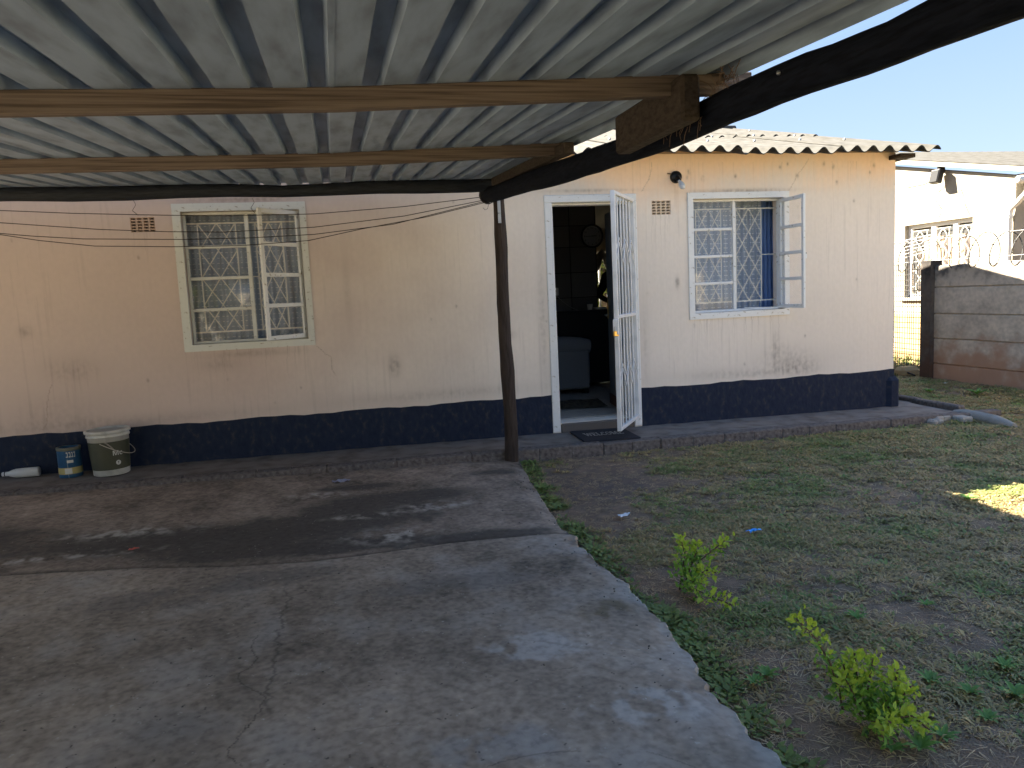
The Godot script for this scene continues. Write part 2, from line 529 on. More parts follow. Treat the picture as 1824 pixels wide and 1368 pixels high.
# ---------------------------------------------------------------- driveway
var n_c1 := fbm(51, 0.7, 5)
var n_c2 := fbm(52, 2.6, 4)
var n_c3 := fbm(53, 9.0, 3)
var n_c4 := fbm(54, 26.0, 2)
func drive_color(p: Vector3) -> Color:
	var a := n_c1.get_noise_2d(p.x, p.z)
	var b := n_c2.get_noise_2d(p.x + 9.0, p.z * 0.75)
	var c3 := n_c3.get_noise_2d(p.x, p.z * 0.8)
	var far := p.z < crack_z(p.x)
	var c := Color(0.355, 0.288, 0.232) * (1.0 + 0.45 * a + 0.27 * b + 0.24 * c3 + 0.22 * n_c4.get_noise_2d(p.x, p.z))
	c = c.lerp(Color(0.41, 0.375, 0.35), clampf(0.9 * b + 0.5 * n_c1.get_noise_2d(p.x * 1.3 + 20.0, p.z), 0, 0.75))
	if far:
		c = Color(0.280, 0.222, 0.180) * (1.0 + 0.5 * a + 0.45 * b + 0.35 * c3 + 0.25 * n_c4.get_noise_2d(p.x, p.z))
		# oil soaked into the middle of the bay
		var q := 0.0
		for s in [[-0.4, 2.25, 0.75, 0.30], [0.15, 1.95, 0.5, 0.28], [-1.2, 2.2, 0.6, 0.22], [0.35, 1.6, 0.45, 0.16], [-2.3, 1.9, 0.6, 0.3], [-0.1, 2.62, 0.8, 0.13], [0.1, 1.25, 0.3, 0.10], [0.75, 2.68, 0.4, 0.07], [1.1, 1.1, 0.2, 0.12]]:
			q += exp(-((p.x - s[0]) / s[2]) ** 2 - ((p.z - s[1]) / s[3]) ** 2)
		q = ss(0.12, 0.95, q * 1.15 + (0.7 * b + 0.35 * c3) * minf(q * 2.0, 1.0)) * 0.92
		c = c.lerp(Color(0.085, 0.074, 0.066), q)
		# scraped pale patches
		var w := 0.0
		for s in [[0.22, 2.50, 0.22, 0.13], [0.55, 1.95, 0.20, 0.10], [-0.22, 1.40, 0.22, 0.07], [-1.3, 1.95, 0.35, 0.10], [0.1, 2.05, 0.2, 0.05], [-1.7, 2.35, 0.5, 0.06]]:
			w += exp(-((p.x - s[0]) / s[2]) ** 2 - ((p.z - s[1]) / s[3]) ** 2)
		c = c.lerp(Color(0.52, 0.47, 0.42), clampf(w * (0.35 + 1.8 * c3 + 0.8 * b), 0, 0.85))
	else:
		# rusty puddle mark, pale scuffs and dark blots
		for s in [[1.05, 3.92, 0.13, 0.12, Color(0.17, 0.125, 0.07), 0.75], [0.62, 4.15, 0.2, 0.12, Color(0.55, 0.54, 0.54), 0.5], [0.9, 4.65, 0.22, 0.12, Color(0.58, 0.57, 0.57), 0.5], [0.35, 4.75, 0.2, 0.1, Color(0.38, 0.375, 0.38), 0.5], [0.45, 5.15, 0.18, 0.1, Color(0.56, 0.56, 0.565), 0.5], [-0.95, 3.2, 0.35, 0.14, Color(0.13, 0.12, 0.12), 0.5], [-0.6, 4.6, 0.2, 0.3, Color(0.15, 0.13, 0.12), 0.4], [-0.4, 3.05, 0.4, 0.12, Color(0.11, 0.10, 0.095), 0.5], [0.5, 3.4, 0.5, 0.1, Color(0.19, 0.17, 0.155), 0.5], [-0.55, 5.0, 0.3, 0.2, Color(0.34, 0.335, 0.34), 0.4]]:
			var e := exp(-((p.x - s[0]) / s[2]) ** 2 - ((p.z - s[1]) / s[3]) ** 2)
			c = c.lerp(s[4], ss(0.18, 0.75, e * (1.0 + 1.4 * b + 1.0 * c3)) * s[5])
		# trowel arcs
		var r := Vector2(p.x - 0.2, p.z - 4.9).length()
		var arc := exp(-((r - 1.02 - 0.02 * a) / 0.006) ** 2) + exp(-((r - 1.06) / 0.005) ** 2) + exp(-((r - 0.93) / 0.005) ** 2)
		if p.x > 0.55:
			c = c.lerp(Color(0.34, 0.31, 0.28), clampf(arc, 0, 1) * 0.5)
	# crumbling pale edge beside the grass
	var de := drive_edge(p.z) - p.x
	c = c.lerp(Color(0.40, 0.375, 0.35), ss(0.11, 0.0, de + 0.06 * b) * clampf(0.35 + 1.6 * b + 0.8 * c3 + ss(4.5, 5.0, p.z) * 0.5, 0, 0.9) * (0.3 if far else 1.0))
	# joint between the two slabs
	var dc := absf(p.z - crack_z(p.x))
	c = c.lerp(Color(0.028, 0.024, 0.022), ss(0.05, 0.0, dc - 0.02 * b) * 0.75)
	# a fine wandering crack across the near slab
	var fz := 4.3 + 0.25 * sin(p.x * 2.1) + 0.12 * n_c2.get_noise_2d(p.x * 2.0, 7.0)
	var fx := -0.32 + 0.05 * n_c2.get_noise_2d(3.0, p.z * 3.0)
	c = c.lerp(Color(0.04, 0.036, 0.034), ss(0.010, 0.0, absf(p.x - fx)) * 0.5 * ss(3.0, 3.4, p.z) * ss(4.5, 4.2, p.z))
	return c

func drive_uv(p: Vector3) -> Vector2: return Vector2((p.x + 2.5) / 3.95, (p.z - 0.6) / 4.75)

func drive_texture() -> ImageTexture:
	var w := 820
	var h := 986
	var im := Image.create(w, h, false, Image.FORMAT_RGB8)
	for j in h:
		for i in w:
			var c := drive_color(Vector3(-2.5 + 3.95 * (i + 0.5) / w, 0, 0.6 + 4.75 * (j + 0.5) / h))
			im.set_pixel(i, j, Color(clampf(c.r, 0, 1), clampf(c.g, 0, 1), clampf(c.b, 0, 1)).linear_to_srgb())
	var r := RandomNumberGenerator.new()
	r.seed = 15
	# hairline cracks, tyre scrapes and flecks
	var dot := func(p: Vector2, c: Color, k: float) -> void:
		var i := int(p.x)
		var j := int(p.y)
		if i >= 0 and i < w and j >= 0 and j < h: im.set_pixel(i, j, im.get_pixel(i, j).lerp(c, k))
	for q in [[0.53, 0.66, 0.15, 1.0, 240], [0.80, 0.45, -1.0, 0.1, 60], [0.45, 0.2, 1.0, 0.4, 120], [0.94, 0.86, -0.2, 1.0, 120]]:
		var p := Vector2(q[0] * w, q[1] * h)
		var d0 := Vector2(q[2], q[3]).normalized()
		var d := d0
		for t in int(q[4]):
			dot.call(p, Color(0.19, 0.175, 0.165), r.randf_range(0.15, 0.42))
			if r.randf() < 0.3: dot.call(p + Vector2(1, 0), Color(0.22, 0.2, 0.19), 0.2)
			d = d.rotated(r.randf_range(-0.5, 0.5)).lerp(d0, 0.15).normalized()
			p += d * 0.9
	for n in 70:
		var p := Vector2(r.randf() * w, r.randf_range(0.42, 1.0) * h)
		var d := Vector2(1, 0).rotated(r.randf_range(-0.5, 0.9))
		var pale := r.randf() < 0.6
		var k := r.randf_range(0.08, 0.28)
		for t in r.randi_range(10, 90):
			dot.call(p, Color(0.78, 0.75, 0.72) if pale else Color(0.25, 0.23, 0.21), k)
			d = d.rotated(0.01)
			p += d
	for n in 2600:
		var p := Vector2(r.randf() * w, r.randf() * h)
		var pale := r.randf() < 0.55
		for t in r.randi_range(1, 4): dot.call(p + Vector2(r.randi_range(-1, 1), r.randi_range(-1, 1)), Color(0.82, 0.8, 0.77) if pale else Color(0.14, 0.13, 0.12), r.randf_range(0.2, 0.75))
	return ImageTexture.create_from_image(im)

func driveway() -> void:
	M.concrete.albedo_texture = drive_texture()
	var d := Node3D.new()
	d.name = "driveway"
	d.set_meta("kind", "structure")
	add_child(d)
	for which in 2:
		var us := []
		var vs := []
		var nu := 250
		var nv := 120 if which == 0 else 290
		for i in nu + 3: us.append(float(i))
		for j in nv + 1: vs.append(float(j))
		var pos := func(u: float, v: float) -> Vector3:
			var k := minf(u, nu) / nu
			var t := v / nv
			var x := lerpf(-4.6, 1.2, 1.0 - pow(1.0 - k, 1.6))
			var cz := crack_z(x)
			var z := lerpf(0.655, cz - 0.006, t) if which == 0 else lerpf(cz + 0.006, 9.0, pow(t, 1.35))
			var e := drive_edge(z) + (0.030 * n_c2.get_noise_2d(z * 1.1, 1.0) + 0.024 * n_c3.get_noise_2d(z * 0.8, 4.0) + 0.016 * n_c3.get_noise_2d(z * 3.1, 9.0)) * (0.35 if which == 0 else 1.0)
			x = lerpf(-4.6, e, 1.0 - pow(1.0 - k, 1.6))
			var y := drive_y(x) + 0.004 * n_c2.get_noise_2d(x, z) + 0.0015 * n_c3.get_noise_2d(x * 2.0, z * 2.0) + (0.0 if which == 0 else 0.009)
			y += (0.006 * n_c1.get_noise_2d(x * 3.0, z * 3.0) - 0.012) * ss(0.10, 0.0, e - x)
			if which == 1: y -= 0.010 * ss(0.03, 0.0, z - cz)
			else: y -= 0.006 * ss(0.05, 0.0, cz - z)
			if u > nu: y = y - 0.012 if u < nu + 1.5 else -0.04
			if u > nu: x += 0.008
			return Vector3(x, y, z)
		var s := grid_mesh("slab", us, vs, pos, null, M.concrete, d, drive_uv)
		s.set_meta("label", "dark oil stained far slab" if which == 0 else "paler scuffed near slab")

# ---------------------------------------------------------------- stoep along the wall
func stoep() -> void:
	var s := Node3D.new()
	s.name = "stoep"
	s.set_meta("kind", "structure")
	add_child(s)
	var top := MB.new()
	var x := -5.5
	var nn := fbm(61, 1.5, 3)
	var f := func(a: float, z: float) -> Vector3: return Vector3(a, stoep_y(a) + 0.008 * nn.get_noise_2d(a * 2, z * 2) - 0.012 * z, z)
	while x < 5.9:
		var b := minf(x + 0.15, 5.9)
		for k in 4:
			var z0 := -0.15 + 0.17 * k
			top.quad(f.call(x, z0 + 0.17), f.call(b, z0 + 0.17), f.call(b, z0), f.call(x, z0))
		x = b
	# the path turns the corner and runs beside the house
	for k in 12:
		var z0 := -0.15 - 0.4 * k
		top.quad(Vector3(5.5, 0.076, z0), Vector3(5.96, 0.07, z0), Vector3(5.96, 0.07, z0 - 0.4), Vector3(5.5, 0.076, z0 - 0.4))
	part("paving", top, M.stoep, s)
	# edging blocks with open joints, each a little out of line
	var r := RandomNumberGenerator.new()
	r.seed = 11
	var e := -5.4
	while e < 5.8:
		var len := r.randf_range(0.52, 0.66)
		var g := MB.new(true)
		g.sm = false
		var c := Vector3(e + len / 2, stoep_y(e + len / 2) - 0.062 + r.randf_range(-0.006, 0.004), 0.602 + r.randf_range(-0.006, 0.008))
		ragged_block(g, c, Vector3(len - 0.012, 0.13, 0.125), 0.010, r)
		part("edging_block", g, M.stoep_edge, s)
		e += len
	var z := 0.5
	while z > -3.0:
		var g := MB.new()
		ragged_block(g, Vector3(6.01 - 0.04 * z, 0.045, z - 0.3), Vector3(0.09, 0.14, 0.585), 0.012, r)
		part("edging_block", g, M.stoep_edge, s)
		z -= 0.6
	# pale broken kerb lying past the corner
	var kb := MB.new(true)
	var pts := []
	for i in 9:
		var t := i / 8.0
		pts.append(Vector3(5.93 + 0.05 * sin(t * 4.0), 0.035 - 0.02 * t, lerpf(0.46, 1.20, t)))
	kb.tube(pts, [0.04, 0.06, 0.062, 0.06, 0.062, 0.06, 0.055, 0.05, 0.035], 9, true, 0.06, 3)
	tag(part("kerb_piece", kb, M.kerb), "pale rounded concrete kerb piece lying past the corner of the house", "kerb")
	var kr := MB.new()
	for q in [[5.62, 0.02, 0.62, 0.16, 0.09, 0.12], [5.78, 0.02, 0.72, 0.13, 0.08, 0.14], [5.5, 0.02, 0.70, 0.12, 0.06, 0.1]]:
		ragged_block(kr, Vector3(q[0], q[1], q[2]), Vector3(q[3], q[4], q[5]), 0.02, r)
	tag(part("rubble", kr, M.kerb), "pale concrete rubble at the right end of the stoep edge", "rubble")

func ragged_block(g: MB, c: Vector3, s: Vector3, bev: float, r: RandomNumberGenerator) -> void:
	var n := 2
	var a0 := 0 if s.x > s.z else 2
	for i in n:
		var t := Transform3D(Basis(Vector3.UP, r.randf_range(-0.01, 0.01)), Vector3.ZERO)
		var cc := c
		cc[a0] += s[a0] * ((i + 0.5) / n - 0.5)
		var ssz := s
		ssz[a0] = s[a0] / n + 0.012
		ssz.y *= r.randf_range(0.985, 1.012)
		cc.z += r.randf_range(-0.003, 0.003)
		t.origin = cc
		g.box(Vector3.ZERO, ssz, bev * r.randf_range(0.6, 1.3), t)

# ---------------------------------------------------------------- the house
const W1 := [-1.205, -0.252, 1.118, 2.222]
const W2 := [3.372, 4.342, 1.150, 2.242]
const DOOR := [1.972, 2.735, 0.19, 2.232]
func wall_texture() -> Array:
	var w := 1536
	var h := 360
	var big := fbm(71, 0.004, 4)
	var streak := fbm(72, 0.05, 3)
	var spk := fbm(73, 0.11, 2)
	var smudge := [[0.47, 0.83, 0.05, 0.09, 0.55], [-1.0, 0.94, 0.16, 0.05, 0.3], [-2.15, 0.97, 0.22, 0.10, 0.28], [-2.45, 1.3, 0.05, 0.05, 0.4], [4.35, 0.66, 0.34, 0.15, 0.28], [4.5, 0.56, 0.22, 0.08, 0.34], [4.25, 0.8, 0.06, 0.2, 0.2], [3.2, 1.46, 0.018, 0.05, 0.9], [-0.72, 1.02, 0.4, 0.03, 0.3], [1.85, 1.2, 0.04, 0.6, 0.3], [0.9, 0.55, 0.8, 0.05, 0.25], [-1.7, 0.52, 1.2, 0.05, 0.22], [4.0, 0.52, 0.6, 0.04, 0.22], [3.9, 2.31, 0.5, 0.02, 0.5], [2.35, 2.335, 0.42, 0.015, 0.4], [-0.7, 2.31, 0.5, 0.025, 0.5], [0.1, 1.5, 0.03, 0.3, 0.2], [1.55, 1.05, 0.05, 0.04, 0.25], [2.85, 0.9, 0.05, 0.5, 0.2], [3.6, 0.56, 0.5, 0.05, 0.14], [-2.3, 0.6, 0.4, 0.2, 0.2]]
	var dots := []
	var r := RandomNumberGenerator.new()
	r.seed = 5
	for i in 13: dots.append([r.randf_range(2.9, 5.4), r.randf_range(2.36, 2.56), r.randf_range(0.010, 0.018)])
	for i in 30: dots.append([r.randf_range(-3.0, 5.4), r.randf_range(0.5, 2.3), r.randf_range(0.006, 0.012)])
	var im := Image.create(w, h, false, Image.FORMAT_RGB8)
	var hm := Image.create(w, h, false, Image.FORMAT_L8)
	for j in h:
		var y := 2.7 * (1.0 - (j + 0.5) / h)
		for i in w:
			var x := -5.5 + 11.1 * (i + 0.5) / w
			var a := big.get_noise_2d(i, j * 1.5)
			var s := streak.get_noise_2d(i * 3.0, j * 0.10)
			var p := spk.get_noise_2d(i * 1.3, j)
			# darker peach towards the left, orange peach towards the top, cream elsewhere
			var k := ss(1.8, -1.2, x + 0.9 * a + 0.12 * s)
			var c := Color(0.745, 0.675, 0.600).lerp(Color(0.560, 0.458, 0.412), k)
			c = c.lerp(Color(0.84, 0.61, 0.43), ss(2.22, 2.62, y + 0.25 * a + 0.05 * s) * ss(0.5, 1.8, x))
			c = c * (1.0 + 0.07 * a + 0.009 * s + 0.03 * p)
			# rain streaks and rubbed dirt
			var d := ss(0.22, 0.55, s) * ss(0.1, 0.4, a + 0.2) * 0.10
			for q in smudge:
				if absf(x - q[0]) < q[2] * 2.6 and absf(y - q[1]) < q[3] * 2.6:
					d += q[4] * exp(-((x - q[0]) / q[2]) ** 2 - ((y - q[1]) / q[3]) ** 2) * (0.75 + 0.6 * p + 0.3 * s)
			for q in dots:
				if absf(x - q[0]) < 0.05 and absf(y - q[1]) < 0.05: d += (0.35 + 0.6 * p) * exp(-((x - q[0]) / q[2]) ** 2 - ((y - q[1]) / (q[2] * 1.5)) ** 2)
			c = c.lerp(Color(0.14, 0.115, 0.095), clampf(d, 0, 0.85))
			im.set_pixel(i, j, Color(c.r, c.g, c.b).linear_to_srgb())
			hm.set_pixel(i, j, grey(clampf(0.5 + 0.5 * s + 0.25 * p, 0, 1)))
	# streaks run down from sills, vents and frames; hairline cracks start at the corners of the openings
	var put := func(i: int, j: int, c: Color, k: float) -> void:
		if i >= 0 and i < w and j >= 0 and j < h:
			im.set_pixel(i, j, im.get_pixel(i, j).lerp(c, clampf(k, 0, 1)))
	for q in [[-1.266, -0.2, 1.062, 34], [3.318, 4.392, 1.094, 30], [-1.59, -1.40, 2.062, 8], [2.955, 3.148, 2.10, 8], [1.90, 2.80, 2.33, 10], [-5.0, 1.2, 2.62, 60], [2.85, 5.5, 2.58, 26]]:
		for n in int(q[3]):
			var i := int((r.randf_range(q[0], q[1]) + 5.5) / 11.1 * w)
			var j := int((1.0 - q[2] / 2.7) * h)
			var l := r.randi_range(6, 60)
			var k := r.randf_range(0.03, 0.13)
			for t in l:
				if r.randf() < 0.08: i += r.randi_range(-1, 1)
				put.call(i, j + t, Color(0.36, 0.31, 0.27), k * (1.0 - t / float(l)))
	for q in [[-0.19, 1.05, 0.6, -0.9], [4.40, 2.31, 0.5, 0.6], [-2.4, 0.5, 0.2, 1.0], [2.86, 2.32, 0.35, 0.9]]:
		var p := Vector2((q[0] + 5.5) / 11.1 * w, (1.0 - q[1] / 2.7) * h)
		var d := Vector2(q[2], -q[3]).normalized()
		for t in r.randi_range(25, 60):
			put.call(int(p.x), int(p.y), Color(0.40, 0.34, 0.29), r.randf_range(0.08, 0.3))
			d = d.rotated(r.randf_range(-0.35, 0.35)).lerp(Vector2(q[2], -q[3]).normalized(), 0.2).normalized()
			p += d
	return [ImageTexture.create_from_image(im), ImageTexture.create_from_image(hm)]

func house() -> void:
	var h := thing("house", "peach and cream plastered house with black painted base and grey corrugated roof", "house")
	var wt := wall_texture()
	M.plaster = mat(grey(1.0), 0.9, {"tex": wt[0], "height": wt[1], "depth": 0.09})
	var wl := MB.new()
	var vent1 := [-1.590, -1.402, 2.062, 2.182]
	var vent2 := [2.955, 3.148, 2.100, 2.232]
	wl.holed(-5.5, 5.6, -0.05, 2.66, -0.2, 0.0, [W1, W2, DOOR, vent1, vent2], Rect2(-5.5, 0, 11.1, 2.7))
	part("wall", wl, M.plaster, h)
	var side := MB.new()
	for x in [-5.5, 5.4]:
		side = MB.new()
		side.box(Vector3(x + 0.1, 1.3, -3.7), Vector3(0.198, 2.7, 6.996))
		# gable above
		side.quad(Vector3(x + 0.199, 2.65, -0.202), Vector3(x + 0.199, 2.65, -7.2), Vector3(x + 0.199, 3.5, -3.6), Vector3(x + 0.199, 3.5, -3.6))
		side.quad(Vector3(x, 2.65, -7.2), Vector3(x, 2.65, -0.202), Vector3(x, 3.5, -3.6), Vector3(x, 3.5, -3.6))
		part("side_wall", side, M.nb_wall, h)
	# black painted base, a thin coat with a hand-cut upper edge
	var r := RandomNumberGenerator.new()
	r.seed = 21
	for seg in [[-5.5, 1.905], [2.80, 5.604]]:
		var pb := MB.new()
		var x: float = seg[0]
		while x < seg[1] - 0.001:
			var b := minf(x + 0.12, seg[1])
			var ya := 0.462 + 0.006 * sin(x * 7.0) + 0.004 * sin(x * 23.0)
			var yb := 0.462 + 0.006 * sin(b * 7.0) + 0.004 * sin(b * 23.0)
			pb.quad(Vector3(x, 0.02, 0.005), Vector3(b, 0.02, 0.005), Vector3(b, yb, 0.005), Vector3(x, ya, 0.005))
			pb.quad(Vector3(x, ya, 0.005), Vector3(b, yb, 0.005), Vector3(b, yb, 0.0005), Vector3(x, ya, 0.0005))
			x = b
		if seg[1] > 5.0:
			pb.quad(Vector3(5.604, 0.02, 0.005), Vector3(5.604, 0.02, -3.0), Vector3(5.604, 0.46, -3.0), Vector3(5.604, 0.46, 0.005))
		part("painted_base", pb, M.plinth, h)
	var bulge := MB.new()
	bulge.box(Vector3(5.585, 0.19, -0.04), Vector3(0.175, 0.42, 0.165), 0.05)
	part("base_buttress", bulge, M.plinth, h)
	for v in [vent1, vent2]:
		var ab := MB.new()
		var slots := []
		var gx: float = (v[1] - v[0]) / 4.0
		var gy: float = (v[3] - v[2]) / 5.0
		for i in 4:
			for j in 5:
				slots.append([v[0] + gx * (i + 0.15), v[0] + gx * (i + 0.85), v[2] + gy * (j + 0.22), v[2] + gy * (j + 0.78)])
		ab.holed(v[0], v[1], v[2], v[3], -0.06, -0.004, slots)
		var face := part("air_brick", ab, M.brick_clay if v == vent1 else mat(Color(0.62, 0.50, 0.38), 0.9), h)
		var bk := MB.new()
		bk.quad(Vector3(v[0], v[2], -0.062), Vector3(v[1], v[2], -0.062), Vector3(v[1], v[3], -0.062), Vector3(v[0], v[3], -0.062))
		part("vent_back", bk, M.dark, face)
	window_set(h, W1, [-1.266, -0.2, 1.062, 2.284], -0.696, 49.0, M.cream_paint, 1)
	window_set(h, W2, [3.318, 4.392, 1.094, 2.298], 3.842, 90.0, M.white, 2)
	doorway(h)
	roof(h)

func window_set(h: Node3D, o: Array, band: Array, mx: float, deg: float, paint: Material, which: int) -> void:
	# painted plaster band round the opening
	var s := MB.new()
	s.holed(band[0], band[1], band[2], band[3], -0.03, 0.014, [[o[0] + 0.002, o[1] - 0.002, o[2] + 0.002, o[3] - 0.002]])
	part("window_surround", s, paint, h)
	var z := -0.085
	var x0: float = o[0] + 0.002
	var x1: float = o[1] - 0.002
	var y0: float = o[2] + 0.002
	var y1: float = o[3] - 0.002
	var f := MB.new()
	var t := 0.022
	for q in [[x0, y0, x0 + t, y1], [x1 - t, y0, x1, y1], [x0 + t, y0, x1 - t, y0 + t], [x0 + t, y1 - t, x1 - t, y1], [mx - 0.016, y0 + t, mx + 0.016, y1 - t]]:
		f.span(Vector3(q[0], q[1], z - 0.02), Vector3(q[2], q[3], z + 0.02), 0.004)
	var rows := []
	for k in 5: rows.append(lerpf(y0 + t, y1 - t, k / 4.0))
	for k in [1, 2, 3]:
		f.span(Vector3(x0 + t, rows[k] - 0.013, z - 0.014), Vector3(mx - 0.016, rows[k] + 0.013, z + 0.012), 0.004)
	var w := part("window", f, paint, h)
	for k in 4:
		var g := MB.new()
		var a := Vector3(x0 + t, rows[k] + (0.013 if k > 0 else 0.0), z)
		var b := Vector3(mx - 0.016, rows[k + 1] - (0.013 if k < 3 else 0.0), z)
		g.quad(a, Vector3(b.x, a.y, z), b, Vector3(a.x, b.y, z))
		part("pane", g, M.glass, w)
	# casement leaf, hinged on the right and standing open
	var sw := 0.46 if which == 1 else 0.42
	var leaf := MB.new()
	var ly0 := y0 + 0.012
	var ly1 := y1 - 0.012
	for q in [[-sw, ly0, -sw + 0.036, ly1], [-0.034, ly0, 0.0, ly1], [-sw + 0.036, ly0, -0.034, ly0 + 0.036], [-sw + 0.036, ly1 - 0.036, -0.034, ly1]]:
		leaf.span(Vector3(q[0], q[1], -0.012), Vector3(q[2], q[3], 0.012), 0.003)
	var lr := []
	for k in 5: lr.append(lerpf(ly0 + 0.032, ly1 - 0.032, k / 4.0))
	for k in [1, 2, 3]:
		leaf.span(Vector3(-sw + 0.03, lr[k] - 0.016, -0.01), Vector3(-0.03, lr[k] + 0.016, 0.01), 0.003)
	leaf.span(Vector3(-sw + 0.005, lr[2] - 0.07, 0.012), Vector3(-sw + 0.02, lr[2] - 0.01, 0.03), 0.003)
	var lf := part("casement", leaf, M.white, h)
	lf.transform = Transform3D(Basis(Vector3.UP, deg_to_rad(deg)), Vector3(x1 - t + 0.008, 0, z + 0.03))
	for k in 4:
		var g := MB.new()
		var a := Vector3(-sw + 0.03, lr[k] + (0.012 if k > 0 else 0.0), 0)
		var b := Vector3(-0.028, lr[k + 1] - (0.012 if k < 3 else 0.0), 0)
		g.quad(a, Vector3(b.x, a.y, 0), b, Vector3(a.x, b.y, 0))
		part("pane", g, M.glass, lf)
	for y in [y0 + 0.18, y1 - 0.18]:
		var hg := MB.new(true)
		hg.tube([Vector3(x1 - t + 0.006, y - 0.04, z + 0.024), Vector3(x1 - t + 0.006, y + 0.04, z + 0.024)], 0.009, 6)
		part("hinge", hg, paint, h)
	var sy := MB.new()
	var fe := Vector3(x1 - t, 0, z + 0.03) + Vector3(-cos(deg_to_rad(deg)), 0, sin(deg_to_rad(deg))) * sw * 0.45
	sy.bar(Vector3(fe.x, ly0 + 0.01, fe.z + 0.02), Vector3(mx + 0.1, y0 + 0.03, z + 0.01), 0.012, 0.006, Vector3.UP)
	part("window_stay", sy, paint, h)
	# welded burglar bars behind the glass: zigzag pairs between flat bars
	var bb := MB.new()
	var bz := -0.15
	var ty := y1 - 0.085
	var by := y0 + 0.095
	for y in [ty, by]:
		bb.bar(Vector3(x0, y, bz), Vector3(x1, y, bz), 0.012, 0.006)
	var panels := [[x0 + 0.10, mx - 0.10], [mx + 0.06, x1 - 0.16]]
	for pnl in panels:
		var n := 2
		var step: float = (pnl[1] - pnl[0]) / n
		for ph in 2:
			for i in n:
				var xa: float = pnl[0] + i * step
				var segs := 4
				for k in segs:
					var ya := lerpf(ty, by, k / float(segs))
					var yb := lerpf(ty, by, (k + 1) / float(segs))
					var l := (k + ph) % 2 == 0
					bb.bar(Vector3(xa if l else xa + step, ya, bz + 0.004 * ph), Vector3(xa + step if l else xa, yb, bz + 0.004 * ph), 0.008, 0.004)
		for x in pnl:
			bb.bar(Vector3(x, ty, bz), Vector3(x, by, bz), 0.010, 0.005)
	var my := (ty + by) / 2
	bb.bar(Vector3(x0, my, bz), Vector3(panels[0][0], my, bz), 0.009, 0.005)
	bb.bar(Vector3(panels[0][1], my, bz), Vector3(panels[1][0], my, bz), 0.009, 0.005)
	bb.bar(Vector3(panels[1][1], my, bz), Vector3(x1, my, bz), 0.009, 0.005)
	part("burglar_bars", bb, M.grille, h)
	# curtains hang inside
	var net := curtain(x0 - 0.06, x1 - (0.0 if which == 1 else 0.09), y0 - 0.1, y1 + 0.05, -0.27, 0.02, 13, which)
	tag(part("lace_curtain", net, lace(which)), "sheer checked net curtain behind the left window" if which == 1 else "pale bluish checked net curtain behind the right window", "curtain")
	var dk := curtain(mx + 0.02, mx + 0.20, y0 - 0.1, y1 + 0.05, -0.31, 0.02, 5, which + 5) if which == 1 else curtain(x1 - 0.115, x1 + 0.06, y0 - 0.1, y1 + 0.05, -0.30, 0.016, 4, which + 5)
	tag(part("curtain", dk, mat(Color(0.08, 0.105, 0.17) if which == 1 else Color(0.15, 0.25, 0.50), 0.9, {"back": Color(0.1, 0.15, 0.3)})), "dark slate drape gathered in the middle of the left window" if which == 1 else "blue drape gathered at the right side of the right window", "curtain")

func curtain(x0: float, x1: float, y0: float, y1: float, z: float, amp: float, folds: int, sd: int) -> MB:
	var m := MB.new(true)
	var n := folds * 8
	var nz := fbm(80 + sd, 3.0, 2)
	var pt := func(i: int, j: int) -> Vector3:
		var t := i / float(n)
		var v := j / 6.0
		return Vector3(lerpf(x0, x1, t) + 0.01 * nz.get_noise_2d(t * 4.0, v), lerpf(y0, y1, v), z + amp * sin(t * TAU * folds + 1.2 * nz.get_noise_2d(t * 3.0, v * 0.6)) * (1.0 - 0.3 * v))
	for i in n:
		for j in 6:
			m.quad(pt.call(i, j), pt.call(i + 1, j), pt.call(i + 1, j + 1), pt.call(i, j + 1), Vector2(i / float(n), j / 6.0), Vector2((i + 1) / float(n), j / 6.0), Vector2((i + 1) / float(n), (j + 1) / 6.0), Vector2(i / float(n), (j + 1) / 6.0))
	return m

func lace(which: int) -> StandardMaterial3D:
	# woven pattern: rows of small opaque dashes in a thin ground
	var w := 256
	var im := Image.create(w, w, false, Image.FORMAT_RGBA8)
	var base := 0.74 if which == 1 else 0.80
	for y in w:
		for x in w:
			var row := (y % 16) < 2 and (x % 16) < 8
			var c := Color(0.46, 0.53, 0.65) if which == 2 else Color(0.38, 0.46, 0.58)
			if row: c = Color(0.80, 0.84, 0.88) if which == 2 else Color(0.54, 0.58, 0.65)
			var q := c.linear_to_srgb()
			im.set_pixel(x, y, Color(q.r, q.g, q.b, 0.95 if row else base))
	var m := StandardMaterial3D.new()
	m.albedo_texture = ImageTexture.create_from_image(im)
	m.transparency = BaseMaterial3D.TRANSPARENCY_ALPHA
	m.uv1_scale = Vector3(1.6, 1.7, 1)
	m.roughness = 1.0
	m.backlight_enabled = true
	m.backlight = Color(0.5, 0.52, 0.55)
	m.cull_mode = BaseMaterial3D.CULL_DISABLED
	return m

